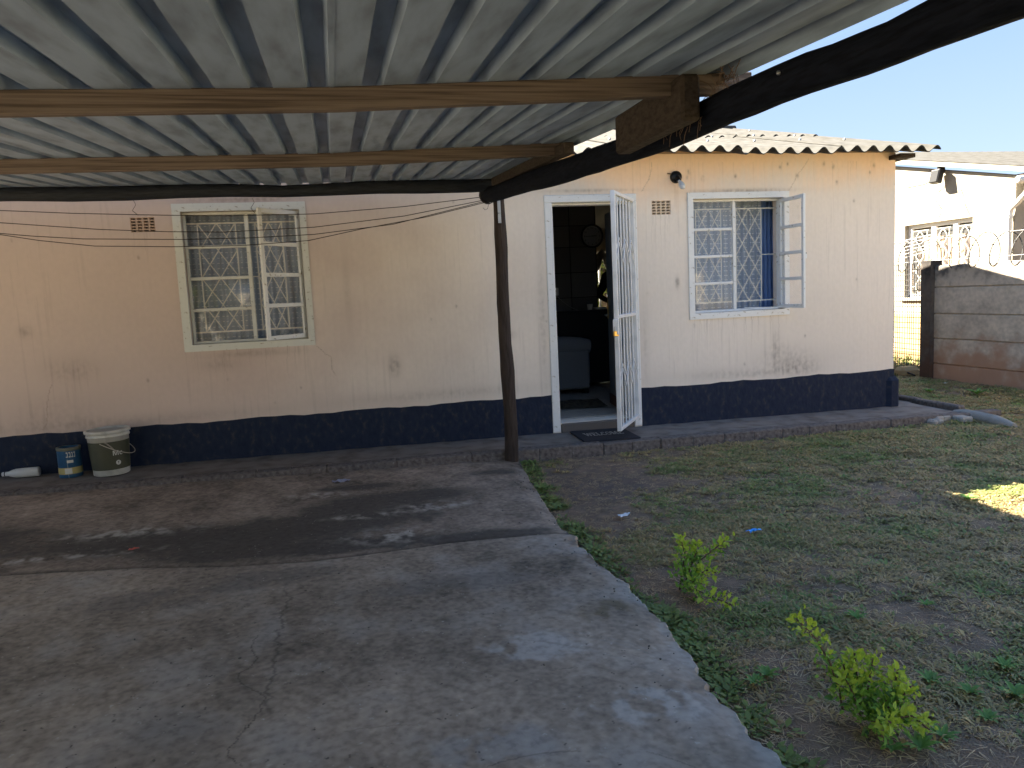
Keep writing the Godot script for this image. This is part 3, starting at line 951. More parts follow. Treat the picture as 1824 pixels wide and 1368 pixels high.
func doorway(h: Node3D) -> void:
	var f := MB.new()
	# pressed steel frame: outer face, rebate and inner face
	for sgn in [0, 1]:
		var a := 1.906 if sgn == 0 else 2.725
		f.span(Vector3(a, 0.105, -0.16), Vector3(a + 0.075, 2.231, 0.012), 0.006)
		f.span(Vector3(a + (0.075 if sgn == 0 else -0.018), 0.12, -0.16), Vector3(a + (0.093 if sgn == 0 else 0.0), 2.231, -0.05), 0.003)
	f.span(Vector3(1.906, 2.231, -0.16), Vector3(2.80, 2.300, 0.012), 0.006)
	f.span(Vector3(1.983, 2.213, -0.16), Vector3(2.723, 2.2305, -0.05), 0.003)
	part("door_frame", f, M.white, h)
	var st := MB.new()
	st.span(Vector3(1.985, 0.02, -0.24), Vector3(2.722, 0.186, 0.02), 0.012)
	part("threshold", st, mat(Color(0.11, 0.10, 0.095), 0.9), h)
	# timber door standing open into the room
	var d := MB.new()
	d.box(Vector3(-0.37, 1.21, 0), Vector3(0.74, 1.99, 0.044), 0.003)
	for y in [[0.42, 1.0], [1.2, 2.05]]:
		d.span(Vector3(-0.62, y[0], 0.0225), Vector3(-0.12, y[1], 0.028), 0.002)
		d.span(Vector3(-0.62, y[0], -0.028), Vector3(-0.12, y[1], -0.0225), 0.002)
	var dn := part("door", d, M.door, h)
	dn.transform = Transform3D(Basis(Vector3.UP, deg_to_rad(-99.5)), Vector3(2.70, 0, -0.14))
	var kb := MB.new()
	kb.box(Vector3(-0.37, 0.27, 0), Vector3(0.735, 0.11, 0.062), 0.004)
	part("kick_board", kb, M.wood_red, dn)
	var hd := MB.new(true)
	hd.box(Vector3(-0.715, 1.22, 0), Vector3(0.053, 0.2, 0.05), 0.002)
	part("lock_plate", hd, M.brass, dn)
	for s in [-1.0, 1.0]:
		var lev := MB.new(true)
		lev.tube([Vector3(-0.70, 1.16, s * 0.022), Vector3(-0.70, 1.16, s * 0.06), Vector3(-0.59, 1.155, s * 0.062)], 0.008, 7)
		part("door_handle", lev, M.steel, dn)
	# security gate swung outwards
	var g := MB.new()
	var gw := 0.775
	var y0 := 0.195
	var y1 := 2.245
	for q in [[-gw, y0, -gw + 0.038, y1], [-0.03, y0, 0.0, y1], [-gw + 0.038, y0, -0.03, y0 + 0.03], [-gw + 0.038, y1 - 0.03, -0.03, y1], [-gw + 0.038, 1.17, -0.03, 1.20]]:
		g.span(Vector3(q[0], q[1], -0.019), Vector3(q[2], q[3], 0.019), 0.004)
	var gate := part("security_gate", g, M.whiter, h)
	gate.transform = Transform3D(Basis(Vector3.UP, deg_to_rad(56.0)), Vector3(2.748, 0, 0.035))
	for i in 5:
		var x := lerpf(-gw + 0.038, -0.03, (i + 1) / 6.0)
		var b := MB.new(true)
		b.tube([Vector3(x, y0 + 0.03, 0), Vector3(x, 1.17, 0)], 0.008, 6, false)
		b.tube([Vector3(x, 1.20, 0), Vector3(x, y1 - 0.03, 0)], 0.008, 6, false)
		part("bar", b, M.whiter, gate)
		# flattened zigzag straps woven across the bars
	for yc in [0.63, 1.72]:
		var zz := MB.new()
		for row in 2:
			var pp := Vector3(-gw + 0.038, yc - 0.07 + 0.10 * row, 0.011)
			for i in 6:
				var q := Vector3(lerpf(-gw + 0.038, -0.03, (i + 1) / 6.0), yc + (0.10 if i % 2 == 0 else -0.07) + 0.10 * row * (0.4 if i % 2 == 0 else 1.0), 0.011)
				zz.bar(pp, q, 0.010, 0.006)
				pp = q
		part("zigzag_strap", zz, M.whiter, gate)
	var lb := MB.new()
	lb.box(Vector3(-gw - 0.002, 1.10, 0.0), Vector3(0.034, 0.13, 0.05), 0.004)
	lb.box(Vector3(-gw + 0.05, 1.10, -0.012), Vector3(0.09, 0.11, 0.02), 0.004)
	part("lock_box", lb, M.whiter, gate)
	for y in [0.42, 1.95]:
		var hs := MB.new(true)
		hs.tube([Vector3(2.752, y - 0.06, 0.028), Vector3(2.752, y + 0.06, 0.028)], 0.013, 7)
		part("gate_hinge", hs, M.whiter, h)
	# brass padlock hanging on the gate's edge
	var at := gate.transform * Vector3(-gw - 0.012, 1.045, 0.0)
	var p := thing("padlock", "brass padlock hanging on the edge of the open white security gate", "padlock", at)
	p.rotation.y = deg_to_rad(20)
	var body := MB.new()
	body.box(Vector3(0, 0, 0), Vector3(0.052, 0.045, 0.022), 0.004)
	part("padlock_body", body, M.brass, p)
	var sh := MB.new(true)
	var arc := []
	for i in 9:
		var a := PI * i / 8.0
		arc.append(Vector3(cos(a) * 0.016, 0.045 + sin(a) * 0.016, 0))
	arc.push_front(Vector3(0.016, 0.022, 0)); arc.append(Vector3(-0.016, 0.022, 0))
	sh.tube(arc, 0.004, 6)
	part("shackle", sh, M.steel, p)

func corrugated(w: float, l: float, pitch: float, amp: float, th: float) -> ArrayMesh:
	var m := MB.new(true)
	var n := int(round(w / pitch * 10.0))
	var y := func(x: float) -> float: return amp * cos(x / pitch * TAU)
	for i in n:
		var a := w * i / n
		var b := w * (i + 1) / n
		for k in 3:
			var z0 := l * k / 3.0
			var z1 := l * (k + 1) / 3.0
			m.quad(Vector3(a, y.call(a), z1), Vector3(b, y.call(b), z1), Vector3(b, y.call(b), z0), Vector3(a, y.call(a), z0))
			m.quad(Vector3(b, y.call(b) - th, z1), Vector3(a, y.call(a) - th, z1), Vector3(a, y.call(a) - th, z0), Vector3(b, y.call(b) - th, z0))
	m.sm = false
	for i in n:
		var a := w * i / n
		var b := w * (i + 1) / n
		m.quad(Vector3(a, y.call(a) - th, l), Vector3(b, y.call(b) - th, l), Vector3(b, y.call(b), l), Vector3(a, y.call(a), l))
	for x in [0.0, w]:
		m.quado(Vector3(x, y.call(x) - th, 0), Vector3(x, y.call(x) - th, l), Vector3(x, y.call(x), l), Vector3(x, y.call(x), 0), Vector3(w / 2, 0, l / 2))
	return m.done()

func roof(h: Node3D) -> void:
	var pitch := 0.177
	var sl := atan(0.25)
	var rf := Node3D.new()
	rf.name = "roof"
	h.add_child(rf)
	var sw := pitch * 6
	var me := corrugated(sw + 0.05, 2.15, pitch, 0.030, 0.009)
	var r := RandomNumberGenerator.new()
	r.seed = 4
	var bolts := MB.new(true)
	for i in 12:
		var x0 := 5.775 - sw * (i + 1)
		for row in 2:
			for back in 2:
				if back == 1 and row == 1 and i > 3: pass
				var o := part("roof_sheet", me, M.asbestos, rf)
				var d0 := 0.0 if row == 0 else 2.0
				# local z runs down the slope
				var b := Basis(Vector3.RIGHT, sl) if back == 0 else Basis(Vector3.UP, PI) * Basis(Vector3.RIGHT, sl)
				var ridge := Vector3(0, 3.63, -3.63)
				var down := (b * Vector3(0, 0, 1))
				var top := ridge + down * (d0 - 0.045) + Vector3(0, 0.006 if row == 0 else -0.006, 0)
				top.x = x0 if back == 0 else x0 + sw + 0.05
				top.y += r.randf_range(-0.006, 0.006) + (0.008 if i % 2 == 0 else 0.0)
				o.transform = Transform3D(b * Basis(Vector3.UP, r.randf_range(-0.003, 0.003)), top)
				if back == 0:
					for k in [1, 4]:
						for dd in [0.25, 1.2]:
							bolts.lathe([Vector2(0.0, 0.0), Vector2(0.016, 0.0), Vector2(0.012, 0.016), Vector2(0.0, 0.03)], 6, Transform3D(b, top + b * Vector3(pitch * k, 0.027, dd)))
	part("roof_bolt", bolts, M.galv, rf).set_meta("kind", "stuff")
	var rc := MB.new(true)
	var i2 := 0
	while i2 < 14:
		var xa := 5.83 - i2 * 0.9
		rc.tube([Vector3(xa, 3.655, -3.63), Vector3(xa - 0.92, 3.652, -3.63)], [0.062, 0.056], 12, true)
		i2 += 1
	part("ridge_cap", rc, M.asbestos, rf)
	# wall plate and beam filling under the eave
	var bf := MB.new()
	bf.span(Vector3(-5.5, 2.655, -0.19), Vector3(5.6, 2.72, -0.015))
	part("beam_filling", bf, mat(Color(0.40, 0.27, 0.17), 0.95), h)
	var fb := MB.new()
	fb.span(Vector3(5.52, 2.585, -0.12), Vector3(5.70, 2.625, 0.16), 0.004)
	fb.span(Vector3(5.602, 2.56, -6.9), Vector3(5.66, 2.64, -0.13), 0.004)
	part("fascia_board", fb, M.timber_dark, h)

# ---------------------------------------------------------------- what shows inside the door
func room() -> void:
	var h: Node3D = get_node("house")
	var s := MB.new()
	s.span(Vector3(-5.3, -0.05, -7.1), Vector3(5.395, 0.176, -0.205))
	part("floor", s, M.grout, h)
	var fl: Node3D = h.get_node("floor")
	for i in 5:
		for j in 9:
			var t := MB.new()
			var a := Vector3(1.62 + i * 0.405, 0.1762, -0.25 - (j + 1) * 0.405)
			t.span(a + Vector3(0.003, 0, 0.003), a + Vector3(0.402, 0.0138, 0.402), 0.002)
			part("floor_tile", t, M.tile, fl)
	var c := MB.new()
	c.span(Vector3(-5.3, 2.56, -7.0), Vector3(5.395, 2.6, -0.205))
	part("ceiling", c, M.interior, h)
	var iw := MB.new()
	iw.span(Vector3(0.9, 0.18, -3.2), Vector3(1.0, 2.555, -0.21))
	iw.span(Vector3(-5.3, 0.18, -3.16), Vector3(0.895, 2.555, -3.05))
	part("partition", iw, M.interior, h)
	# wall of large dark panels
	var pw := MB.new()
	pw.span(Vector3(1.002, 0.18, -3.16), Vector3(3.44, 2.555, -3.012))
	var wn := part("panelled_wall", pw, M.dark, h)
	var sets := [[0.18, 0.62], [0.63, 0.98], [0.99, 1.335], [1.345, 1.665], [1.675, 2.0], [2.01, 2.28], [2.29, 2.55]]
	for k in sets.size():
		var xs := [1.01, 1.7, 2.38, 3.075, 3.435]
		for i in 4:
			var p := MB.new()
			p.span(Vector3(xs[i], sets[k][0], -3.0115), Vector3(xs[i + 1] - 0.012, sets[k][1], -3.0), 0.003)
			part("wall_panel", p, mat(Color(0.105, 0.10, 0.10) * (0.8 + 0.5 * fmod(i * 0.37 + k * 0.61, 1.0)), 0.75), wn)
	# back wall with a bright window over the yard behind
	var bw := MB.new()
	bw.holed(-5.3, 5.395, 0.18, 2.62, -7.19, -7.0, [[4.55, 5.25, 1.02, 2.15]])
	part("back_wall", bw, M.cream_wall, h)
	var bf := MB.new()
	for q in [[4.55, 1.02, 4.585, 2.15], [5.215, 1.02, 5.25, 2.15], [4.585, 1.02, 5.215, 1.055], [4.585, 2.115, 5.215, 2.15], [4.88, 1.055, 4.91, 2.115]]:
		bf.span(Vector3(q[0], q[1], -7.1), Vector3(q[2], q[3], -7.06), 0.003)
	part("window_frame", bf, M.white, h)
	var swag := MB.new(true)
	for k in 3:
		var pts := []
		for i in 11:
			var t := i / 10.0
			pts.append(Vector3(lerpf(4.5, 5.3, t), 2.15 - 0.05 * k - (0.16 + 0.07 * k) * sin(PI * fmod(t * 2.0, 1.0001)), -6.93 + 0.02 * k))
		swag.tube(pts, 0.045, 8)
	tag(part("valance", swag, mat(Color(0.28, 0.27, 0.26), 0.5)), "grey draped valance over the far bright window seen through the door", "valance")
	# armchair
	var a := thing("armchair", "grey upholstered armchair standing just inside the open door", "armchair", Vector3(2.05, 0.19, -1.9))
	var arm := func(z: float) -> void:
		var m := MB.new(true)
		m.sm = false
		m.box(Vector3(0.45, 0.30, z), Vector3(0.86, 0.48, 0.17), 0.025)
		m.sm = true
		var pr := []
		for i in 9:
			var t := i / 8.0
			pr.append(Vector3(lerpf(0.0, 0.90, t), 0.565 + 0.035 * sin(PI * (0.3 + 0.7 * t)) , z))
		m.tube(pr, [0.09, 0.1, 0.105, 0.11, 0.112, 0.112, 0.11, 0.105, 0.085], 12)
		part("arm", m, M.sofa, a)
	arm.call(-0.09)
	arm.call(-0.91)
	var bk := MB.new()
	bk.box(Vector3(0.12, 0.48, -0.5), Vector3(0.24, 0.84, 0.66), 0.06)
	part("backrest", bk, M.sofa, a)
	var se := MB.new()
	se.box(Vector3(0.56, 0.33, -0.5), Vector3(0.68, 0.2, 0.64), 0.05)
	se.box(Vector3(0.5, 0.14, -0.5), Vector3(0.8, 0.18, 0.64), 0.01)
	part("seat", se, M.sofa, a)
	for q in [[0.07, -0.06], [0.83, -0.06], [0.07, -0.94], [0.83, -0.94]]:
		var l := MB.new()
		l.span(Vector3(q[0] - 0.03, 0, q[1] - 0.03), Vector3(q[0] + 0.03, 0.065, q[1] + 0.03), 0.004)
		part("leg", l, M.black, a)
	# dark cabinet with small things on it
	var cb := thing("cabinet", "low dark cabinet against the panelled wall behind the armchair", "cabinet", Vector3(2.75, 0.19, -2.9))
	var cm := MB.new()
	cm.span(Vector3(0, 0.05, -0.06), Vector3(1.2, 0.96, 0.36), 0.006)
	part("carcass", cm, M.black, cb)
	var ct := MB.new()
	ct.span(Vector3(-0.02, 0.961, -0.08), Vector3(1.22, 0.985, 0.38), 0.004)
	part("top", ct, M.black, cb)
	var cup := MB.new(true)
	cup.lathe([Vector2(0, 0), Vector2(0.03, 0), Vector2(0.038, 0.075), Vector2(0.034, 0.075), Vector2(0.028, 0.01), Vector2(0, 0.01)], 14, Transform3D(Basis(), Vector3(3.21, 1.176, -2.68)))
	tag(part("cup", cup, M.plastic_white), "small white cup on the dark cabinet inside the door", "cup")
	var bx := MB.new()
	bx.span(Vector3(3.27, 1.176, -2.73), Vector3(3.42, 1.206, -2.64), 0.004)
	tag(part("flat_box", bx, M.plastic_white), "flat pale box on the dark cabinet beside the cup", "box")
	var so := thing("wall_socket", "square white socket plate on the dark panelled wall", "socket", Vector3(2.835, 1.43, -2.996))
	var sp := MB.new()
	sp.box(Vector3.ZERO, Vector3(0.10, 0.10, 0.012), 0.003)
	part("plate", sp, M.plastic_white, so)
	var hl := MB.new(true)
	for q in [[-0.015, 0.01], [0.015, 0.01], [0.0, -0.014]]:
		hl.lathe([Vector2(0.0, 0.0), Vector2(0.006, 0.0), Vector2(0.006, 0.003), Vector2(0, 0.003)], 8, Transform3D(Basis(Vector3.RIGHT, PI / 2), Vector3(q[0], q[1], 0.006)))
	part("socket_hole", hl, M.black, so)
	var cd := MB.new(true)
	var cp := []
	for i in 13:
		var t := i / 12.0
		cp.append(Vector3(lerpf(2.85, 3.22, t), 1.38 - 0.22 * sin(t * PI * 0.55), -2.98 + 0.22 * t * t))
	cd.tube(cp, 0.004, 5)
	tag(part("power_cord", cd, mat(grey(0.25), 0.6)), "thin cord drooping from the white wall socket to the cabinet", "cord")
	# clock
	var ck := thing("wall_clock", "round clock with dark rim on the dark wall inside the door", "clock", Vector3(3.365, 2.14, -2.95))
	var T := Transform3D(Basis(Vector3.RIGHT, PI / 2), Vector3.ZERO)
	var rim := MB.new(true)
	rim.lathe([Vector2(0.10, -0.045), Vector2(0.152, -0.04), Vector2(0.160, 0.0), Vector2(0.152, 0.022), Vector2(0.135, 0.014), Vector2(0.132, 0.0)], 40, T)
	part("rim", rim, M.black, ck)
	var fc := MB.new()
	fc.lathe([Vector2(0.134, 0.0), Vector2(0, 0.0005)], 40, T)
	part("dial", fc, mat(Color(0.20, 0.21, 0.23), 0.5), ck)
	for k in 12:
		var tm := TextMesh.new()
		tm.text = str(k + 1)
		tm.font_size = 16
		tm.pixel_size = 0.0019
		tm.depth = 0.002
		var n := part("numeral", tm, M.black, ck)
		var an := TAU * (k + 1) / 12.0
		n.position = Vector3(sin(an) * 0.105, cos(an) * 0.105, 0.003)
	for q in [[0.095, 0.006, -92.0], [0.06, 0.009, 88.0]]:
		var hm := MB.new()
		hm.span(Vector3(-q[1] / 2, -0.015, 0.004), Vector3(q[1] / 2, q[0], 0.007))
		part("hand", hm, M.black, ck).rotation.z = deg_to_rad(-q[2])
	# rug
	var rg := MB.new(true)
	var rn := fbm(91, 4.0, 2)
	for i in 10:
		for j in 8:
			var P := func(u: int, v: int) -> Vector3:
				var p := Vector3(2.2, 0.1975, -0.82) + Vector3(0.52, 0, 0.10) * (u / 10.0) + Vector3(0.10, 0, -0.62) * (v / 8.0)
				p.y += 0.012 * absf(rn.get_noise_2d(u * 0.13, v * 0.13))
				return p
			rg.quad(P.call(i, j), P.call(i + 1, j), P.call(i + 1, j + 1), P.call(i, j + 1))
	tag(part("rug", rg, mat(Color(0.13, 0.10, 0.07), 0.95, {"tex": ramp_tex(noise_img(92, 128, 128, 0.04, 3), [[0.35, grey(0.3)], [0.5, grey(1.0)], [0.75, Color(1.4, 1.2, 0.9)]]), "scale": 3.0})), "small crumpled brown rug on the tiles inside the door", "rug")
	person()

# a standing figure, one continuous surface from joints with radii
func person() -> void:
	var at := Vector3(4.10, 0.19, -4.0)
	var J := {"hipl": Vector3(-0.09, 0.92, 0), "hipr": Vector3(0.09, 0.92, 0), "kl": Vector3(-0.10, 0.50, 0.03), "kr": Vector3(0.10, 0.50, 0.03), "al": Vector3(-0.10, 0.09, 0), "ar": Vector3(0.10, 0.09, 0), "tl": Vector3(-0.11, 0.04, 0.16), "tr": Vector3(0.11, 0.04, 0.16), "ch": Vector3(0, 1.30, 0), "wa": Vector3(0, 1.06, 0), "sl": Vector3(-0.17, 1.42, 0), "sr": Vector3(0.17, 1.42, 0), "el": Vector3(-0.30, 1.16, -0.02), "er": Vector3(0.28, 1.14, 0.0), "wl": Vector3(-0.14, 1.02, 0.16), "wr": Vector3(0.20, 0.93, 0.12), "ne": Vector3(0, 1.50, 0.0), "hd": Vector3(0, 1.62, 0.02)}
	var bones := [["hipl", "kl", 0.088, 0.06], ["kl", "al", 0.06, 0.042], ["al", "tl", 0.045, 0.035], ["hipr", "kr", 0.088, 0.06], ["kr", "ar", 0.06, 0.042], ["ar", "tr", 0.045, 0.035], ["hipl", "wa", 0.10, 0.11], ["hipr", "wa", 0.10, 0.11], ["wa", "ch", 0.12, 0.13], ["ch", "sl", 0.11, 0.075], ["ch", "sr", 0.11, 0.075], ["sl", "el", 0.075, 0.055], ["sr", "er", 0.075, 0.055]]
	var p := thing("person", "person in dark clothes standing deep inside, mostly hidden by the open door", "person", at)
	part("clothed_body", nets(J, bones, 0.024), mat(Color(0.010, 0.010, 0.013), 0.95), p)
	var skin := [["el", "wl", 0.042, 0.03], ["er", "wr", 0.042, 0.03], ["ch", "ne", 0.06, 0.052], ["ne", "hd", 0.05, 0.085], ["hd", "hd2", 0.092, 0.085]]
	J["hd2"] = Vector3(0, 1.67, 0.0)
	for s in [["wl", -1.0], ["wr", 1.0]]:
		var w: Vector3 = J[s[0]]
		for f in 5:
			J["f%s%d" % [s[0], f]] = w + Vector3(0.05 * -s[1] * 0.3 + 0.016 * (f - 2), -0.06 + (0.02 if f == 0 else 0.0), 0.06 + 0.008 * (2 - absi(f - 2)))
			skin.append([s[0], "f%s%d" % [s[0], f], 0.024, 0.009])
	part("bare_skin", nets(J, skin, 0.012), mat(Color(0.10, 0.055, 0.035), 0.6), p)

func nets(J: Dictionary, bones: Array, cell: float) -> ArrayMesh:
	var lo := Vector3.ONE * 9.0
	var hi := -lo
	for b in bones:
		for k in 2:
			var r: float = b[2 + k] + cell * 2
			lo = lo.min(J[b[k]] - Vector3.ONE * r)
			hi = hi.max(J[b[k]] + Vector3.ONE * r)
	var n := Vector3i(((hi - lo) / cell).ceil()) + Vector3i.ONE
	var F := PackedFloat32Array()
	F.resize(n.x * n.y * n.z)
	F.fill(1.0)
	var kk := 0.035
	for b in bones:
		var a: Vector3 = J[b[0]]
		var ab: Vector3 = J[b[1]] - a
		var l2 := maxf(ab.length_squared(), 1e-6)
		var mr: float = maxf(b[2], b[3]) + 0.09
		var i0 := Vector3i(((a.min(J[b[1]]) - Vector3.ONE * mr - lo) / cell).floor()).clamp(Vector3i.ZERO, n - Vector3i.ONE)
		var i1 := Vector3i(((a.max(J[b[1]]) + Vector3.ONE * mr - lo) / cell).ceil()).clamp(Vector3i.ZERO, n - Vector3i.ONE)
		for z in range(i0.z, i1.z + 1):
			for y in range(i0.y, i1.y + 1):
				for x in range(i0.x, i1.x + 1):
					var p := lo + Vector3(x, y, z) * cell
					var t := clampf((p - a).dot(ab) / l2, 0, 1)
					var d: float = (p - a - ab * t).length() - lerpf(b[2], b[3], t)
					var at := (z * n.y + y) * n.x + x
					var e := F[at]
					var hh := clampf(0.5 + 0.5 * (e - d) / kk, 0, 1)
					F[at] = lerpf(e, d, hh) - kk * hh * (1.0 - hh)
	var ids := {}
	var pos := PackedVector3Array()
	var step := [1, n.x, n.x * n.y]
	for z in n.z - 1:
		for y in n.y - 1:
			for x in n.x - 1:
				var at := (z * n.y + y) * n.x + x
				var m := Vector3.ZERO
				var c := 0
				for e in 12:
					var ax := e / 4
					var u := 1 if e & 1 else 0
					var w := 1 if e & 2 else 0
					var q := Vector3i.ZERO
					q[(ax + 1) % 3] = u; q[(ax + 2) % 3] = w
					var k0: int = at + q.x + q.y * n.x + q.z * n.x * n.y
					var f0 := F[k0]
					var f1: float = F[k0 + step[ax]]
					if (f0 < 0) != (f1 < 0):
						var pp := Vector3(q)
						pp[ax] += f0 / (f0 - f1)
						m += pp
						c += 1
				if c:
					ids[at] = pos.size()
					pos.append(lo + (Vector3(x, y, z) + m / c) * cell)
	var mb := MB.new(true)
	for z in range(1, n.z - 1):
		for y in range(1, n.y - 1):
			for x in range(1, n.x - 1):
				var at := (z * n.y + y) * n.x + x
				for ax in 3:
					var f0 := F[at]
					var f1: float = F[at + step[ax]]
					if (f0 < 0) == (f1 < 0):
						continue
					var s1: int = step[(ax + 1) % 3]
					var s2: int = step[(ax + 2) % 3]
					var q := [at - s1 - s2, at - s2, at, at - s1]
					if not (ids.has(q[0]) and ids.has(q[1]) and ids.has(q[2]) and ids.has(q[3])):
						continue
					if f0 < 0:
						mb.quad(pos[ids[q[0]]], pos[ids[q[1]]], pos[ids[q[2]]], pos[ids[q[3]]])
					else:
						mb.quad(pos[ids[q[3]]], pos[ids[q[2]]], pos[ids[q[1]]], pos[ids[q[0]]])
	return mb.done()

# ---------------------------------------------------------------- carport
func carport() -> void:
	var c := thing("carport", "open carport of pole timbers under grey ribbed metal sheets", "carport")
	# ribbed sheets, four ribs each, lapped side by side
	var pitch := 0.165
	var cover := pitch * 4
	for i in 9:
		var x1 := 1.345 - cover * i
		var m := MB.new()
		var prof := []
		for k in 4:
			var b := pitch * k
			prof.append_array([Vector2(b, 0.0), Vector2(b + 0.098, 0.0), Vector2(b + 0.108, 0.037), Vector2(b + 0.155, 0.037)])
		prof.append(Vector2(cover, 0.0))
		if i > 0: prof.append(Vector2(cover + 0.016, 0.0))
		else: prof.append_array([Vector2(cover + 0.002, -0.028)])
		var zs := [0.32, 0.75, 1.4, 2.0, 2.6, 3.2, 3.8, 4.4, 5.2, 6.2, 7.0, 7.7]
		for j in zs.size() - 1:
			for k in prof.size() - 1:
				var P := func(v: Vector2, z: float, up: float) -> Vector3:
					var x := x1 - cover + v.x
					return Vector3(x, sheet_y(x, z) + v.y + up - (0.0015 if i % 2 == 0 else 0.0), z)
				var up := 0.0012
				m.quad(P.call(prof[k], zs[j + 1], up), P.call(prof[k + 1], zs[j + 1], up), P.call(prof[k + 1], zs[j], up), P.call(prof[k], zs[j], up))
				m.quad(P.call(prof[k + 1], zs[j + 1], 0.0), P.call(prof[k], zs[j + 1], 0.0), P.call(prof[k], zs[j], 0.0), P.call(prof[k + 1], zs[j], 0.0))
		part("roof_sheet", m, M.zinc, c)
	# purlins
	for q in [[Vector3(-3.92, 1.986, 4.38), Vector3(-0.9, 2.049, 4.385), Vector3(0.05, 2.070, 4.38), Vector3(1.45, 2.137, 4.38)], [Vector3(-3.92, 2.154, 2.6), Vector3(-0.78, 2.191, 2.6), Vector3(0.06, 2.203, 2.6), Vector3(1.31, 2.251, 2.61)], [Vector3(-3.92, 1.87, 6.3), Vector3(-1.0, 1.932, 6.3), Vector3(0.0, 1.953, 6.3), Vector3(1.45, 2.02, 6.3)]]:
		var m := MB.new()
		# one length of sawn timber, following its slight bow
		var ring := func(p: Vector3) -> Array:
			var o := []
			for e in [[0.019, 0.0], [0.023, -0.004], [0.023, -0.064], [0.019, -0.068], [-0.019, -0.068], [-0.023, -0.064], [-0.023, -0.004], [-0.019, 0.0]]: o.append(p + Vector3(0, e[1], e[0]))
			return o
		for k in 3:
			var ra: Array = ring.call(q[k])
			var rb: Array = ring.call(q[k + 1])
			var mid: Vector3 = (q[k] + q[k + 1]) / 2.0 + Vector3(0, -0.034, 0)
			for e in 8: m.quado(ra[e], ra[(e + 1) % 8], rb[(e + 1) % 8], rb[e], mid)
		for e in [0, 3]:
			var rc: Array = ring.call(q[e])
			for k in range(1, 7): m.trio(rc[0], rc[k], rc[k + 1], q[1] + Vector3(0, -0.034, 0))
		var pn := part("purlin", m, M.timber, c)
	# pole under the far edge of the sheets
	var far := MB.new(true)
	var fp := []
	var fr := []
	for i in 16:
		var x := lerpf(-3.95, 1.47, i / 15.0)
		fp.append(Vector3(x, sheet_y(x, 0.75) - 0.052 + 0.006 * sin(i * 1.7), 0.75 + 0.01 * sin(i * 2.3)))
		fr.append(0.050 + 0.004 * sin(i * 1.1))
	far.tube(fp, fr, 10, true, 0.05, 6)
	part("eave_pole", far, M.log_x, c)
	# heavy rafter log over the post, running towards the street
	var lg := MB.new(true)
	var lp := [Vector3(1.262, 2.236, 0.52), Vector3(1.267, 2.222, 0.72), Vector3(1.275, 2.19, 1.2), Vector3(1.29, 2.14, 1.9), Vector3(1.30, 2.097, 2.6), Vector3(1.302, 2.05, 3.2), Vector3(1.30, 2.012, 3.82), Vector3(1.30, 1.992, 4.52), Vector3(1.30, 1.972, 4.96), Vector3(1.30, 1.953, 5.30), Vector3(1.30, 1.938, 5.6), Vector3(1.30, 1.90, 6.4), Vector3(1.31, 1.86, 7.4), Vector3(1.32, 1.84, 7.75)]
	var li := []
	var lr := []
	for i in lp.size() - 1:
		for k in 3:
			var t := k / 3.0
			li.append(lp[i].lerp(lp[i + 1], t) + Vector3(0, 0.004 * sin(i * 2.7 + k), 0))
			lr.append(lerpf(0.064, 0.053, clampf((li[-1].z - 2.5) / 2.5, 0, 1)) * (1.0 + 0.05 * sin(i * 1.9 + k * 1.3)))
	lr[0] = 0.050
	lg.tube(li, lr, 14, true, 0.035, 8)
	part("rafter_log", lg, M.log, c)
	# upright
	var po := MB.new(true)
	var pp := []
	var pr := []
	for i in 22:
		var y := 0.0 + 2.36 * i / 21.0
		pp.append(Vector3(1.342 + 0.007 * sin(y * 4.0) - 0.012 * ss(0.9, 2.3, y) , y, 0.70 + 0.004 * sin(y * 3.0)))
		pr.append(lerpf(0.057, 0.047, i / 21.0) * (1.0 + 0.07 * sin(y * 9.0 + 1.0) * sin(y * 2.3)))
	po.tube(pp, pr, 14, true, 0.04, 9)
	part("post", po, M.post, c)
	var sp := MB.new()
	sp.span(Vector3(1.312, 1.99, 0.752), Vector3(1.338, 2.40, 0.757), 0.001)
	sp.span(Vector3(1.316, 2.06, 0.757), Vector3(1.332, 2.076, 0.766), 0.003)
	part("strap", sp, M.steel, c)
	# packing timbers lying on and beside the log
	var b1 := MB.new()
	b1.bar(Vector3(1.184, 2.034, 3.86), Vector3(1.184, 2.030, 4.485), 0.068, 0.150, Vector3.UP, 0.010)
	part("packing_block", b1, M.timber_dark, c)
	var b2 := MB.new()
	b2.bar(Vector3(1.262, 2.285, 0.95), Vector3(1.287, 2.188, 2.80), 0.06, 0.062, Vector3.UP, 0.006)
	part("packing_plank", b2, M.timber_dark, c)
	var nl := MB.new(true)
	for p in [Vector3(1.245, 1.93, 5.62), Vector3(1.247, 1.99, 4.9)]:
		nl.lathe([Vector2(0.006, 0), Vector2(0.006, 0.006), Vector2(0.0, 0.009)], 8, Transform3D(Basis(Vector3.FORWARD, -PI / 2), p))
	part("bolt_head", nl, M.steel, c)
	# other uprights, out of view
	for q in [Vector3(-3.75, 0, 0.75), Vector3(1.36, 0, 7.5), Vector3(-3.75, 0, 7.5)]:
		var o := MB.new(true)
		o.tube([q, q + Vector3(0, 1.9, 0)], [0.055, 0.05], 12)
		part("post", o, M.post, c)
	# dry twigs caught on the log
	var tw := MB.new(true)
	var r := RandomNumberGenerator.new()
	r.seed = 33
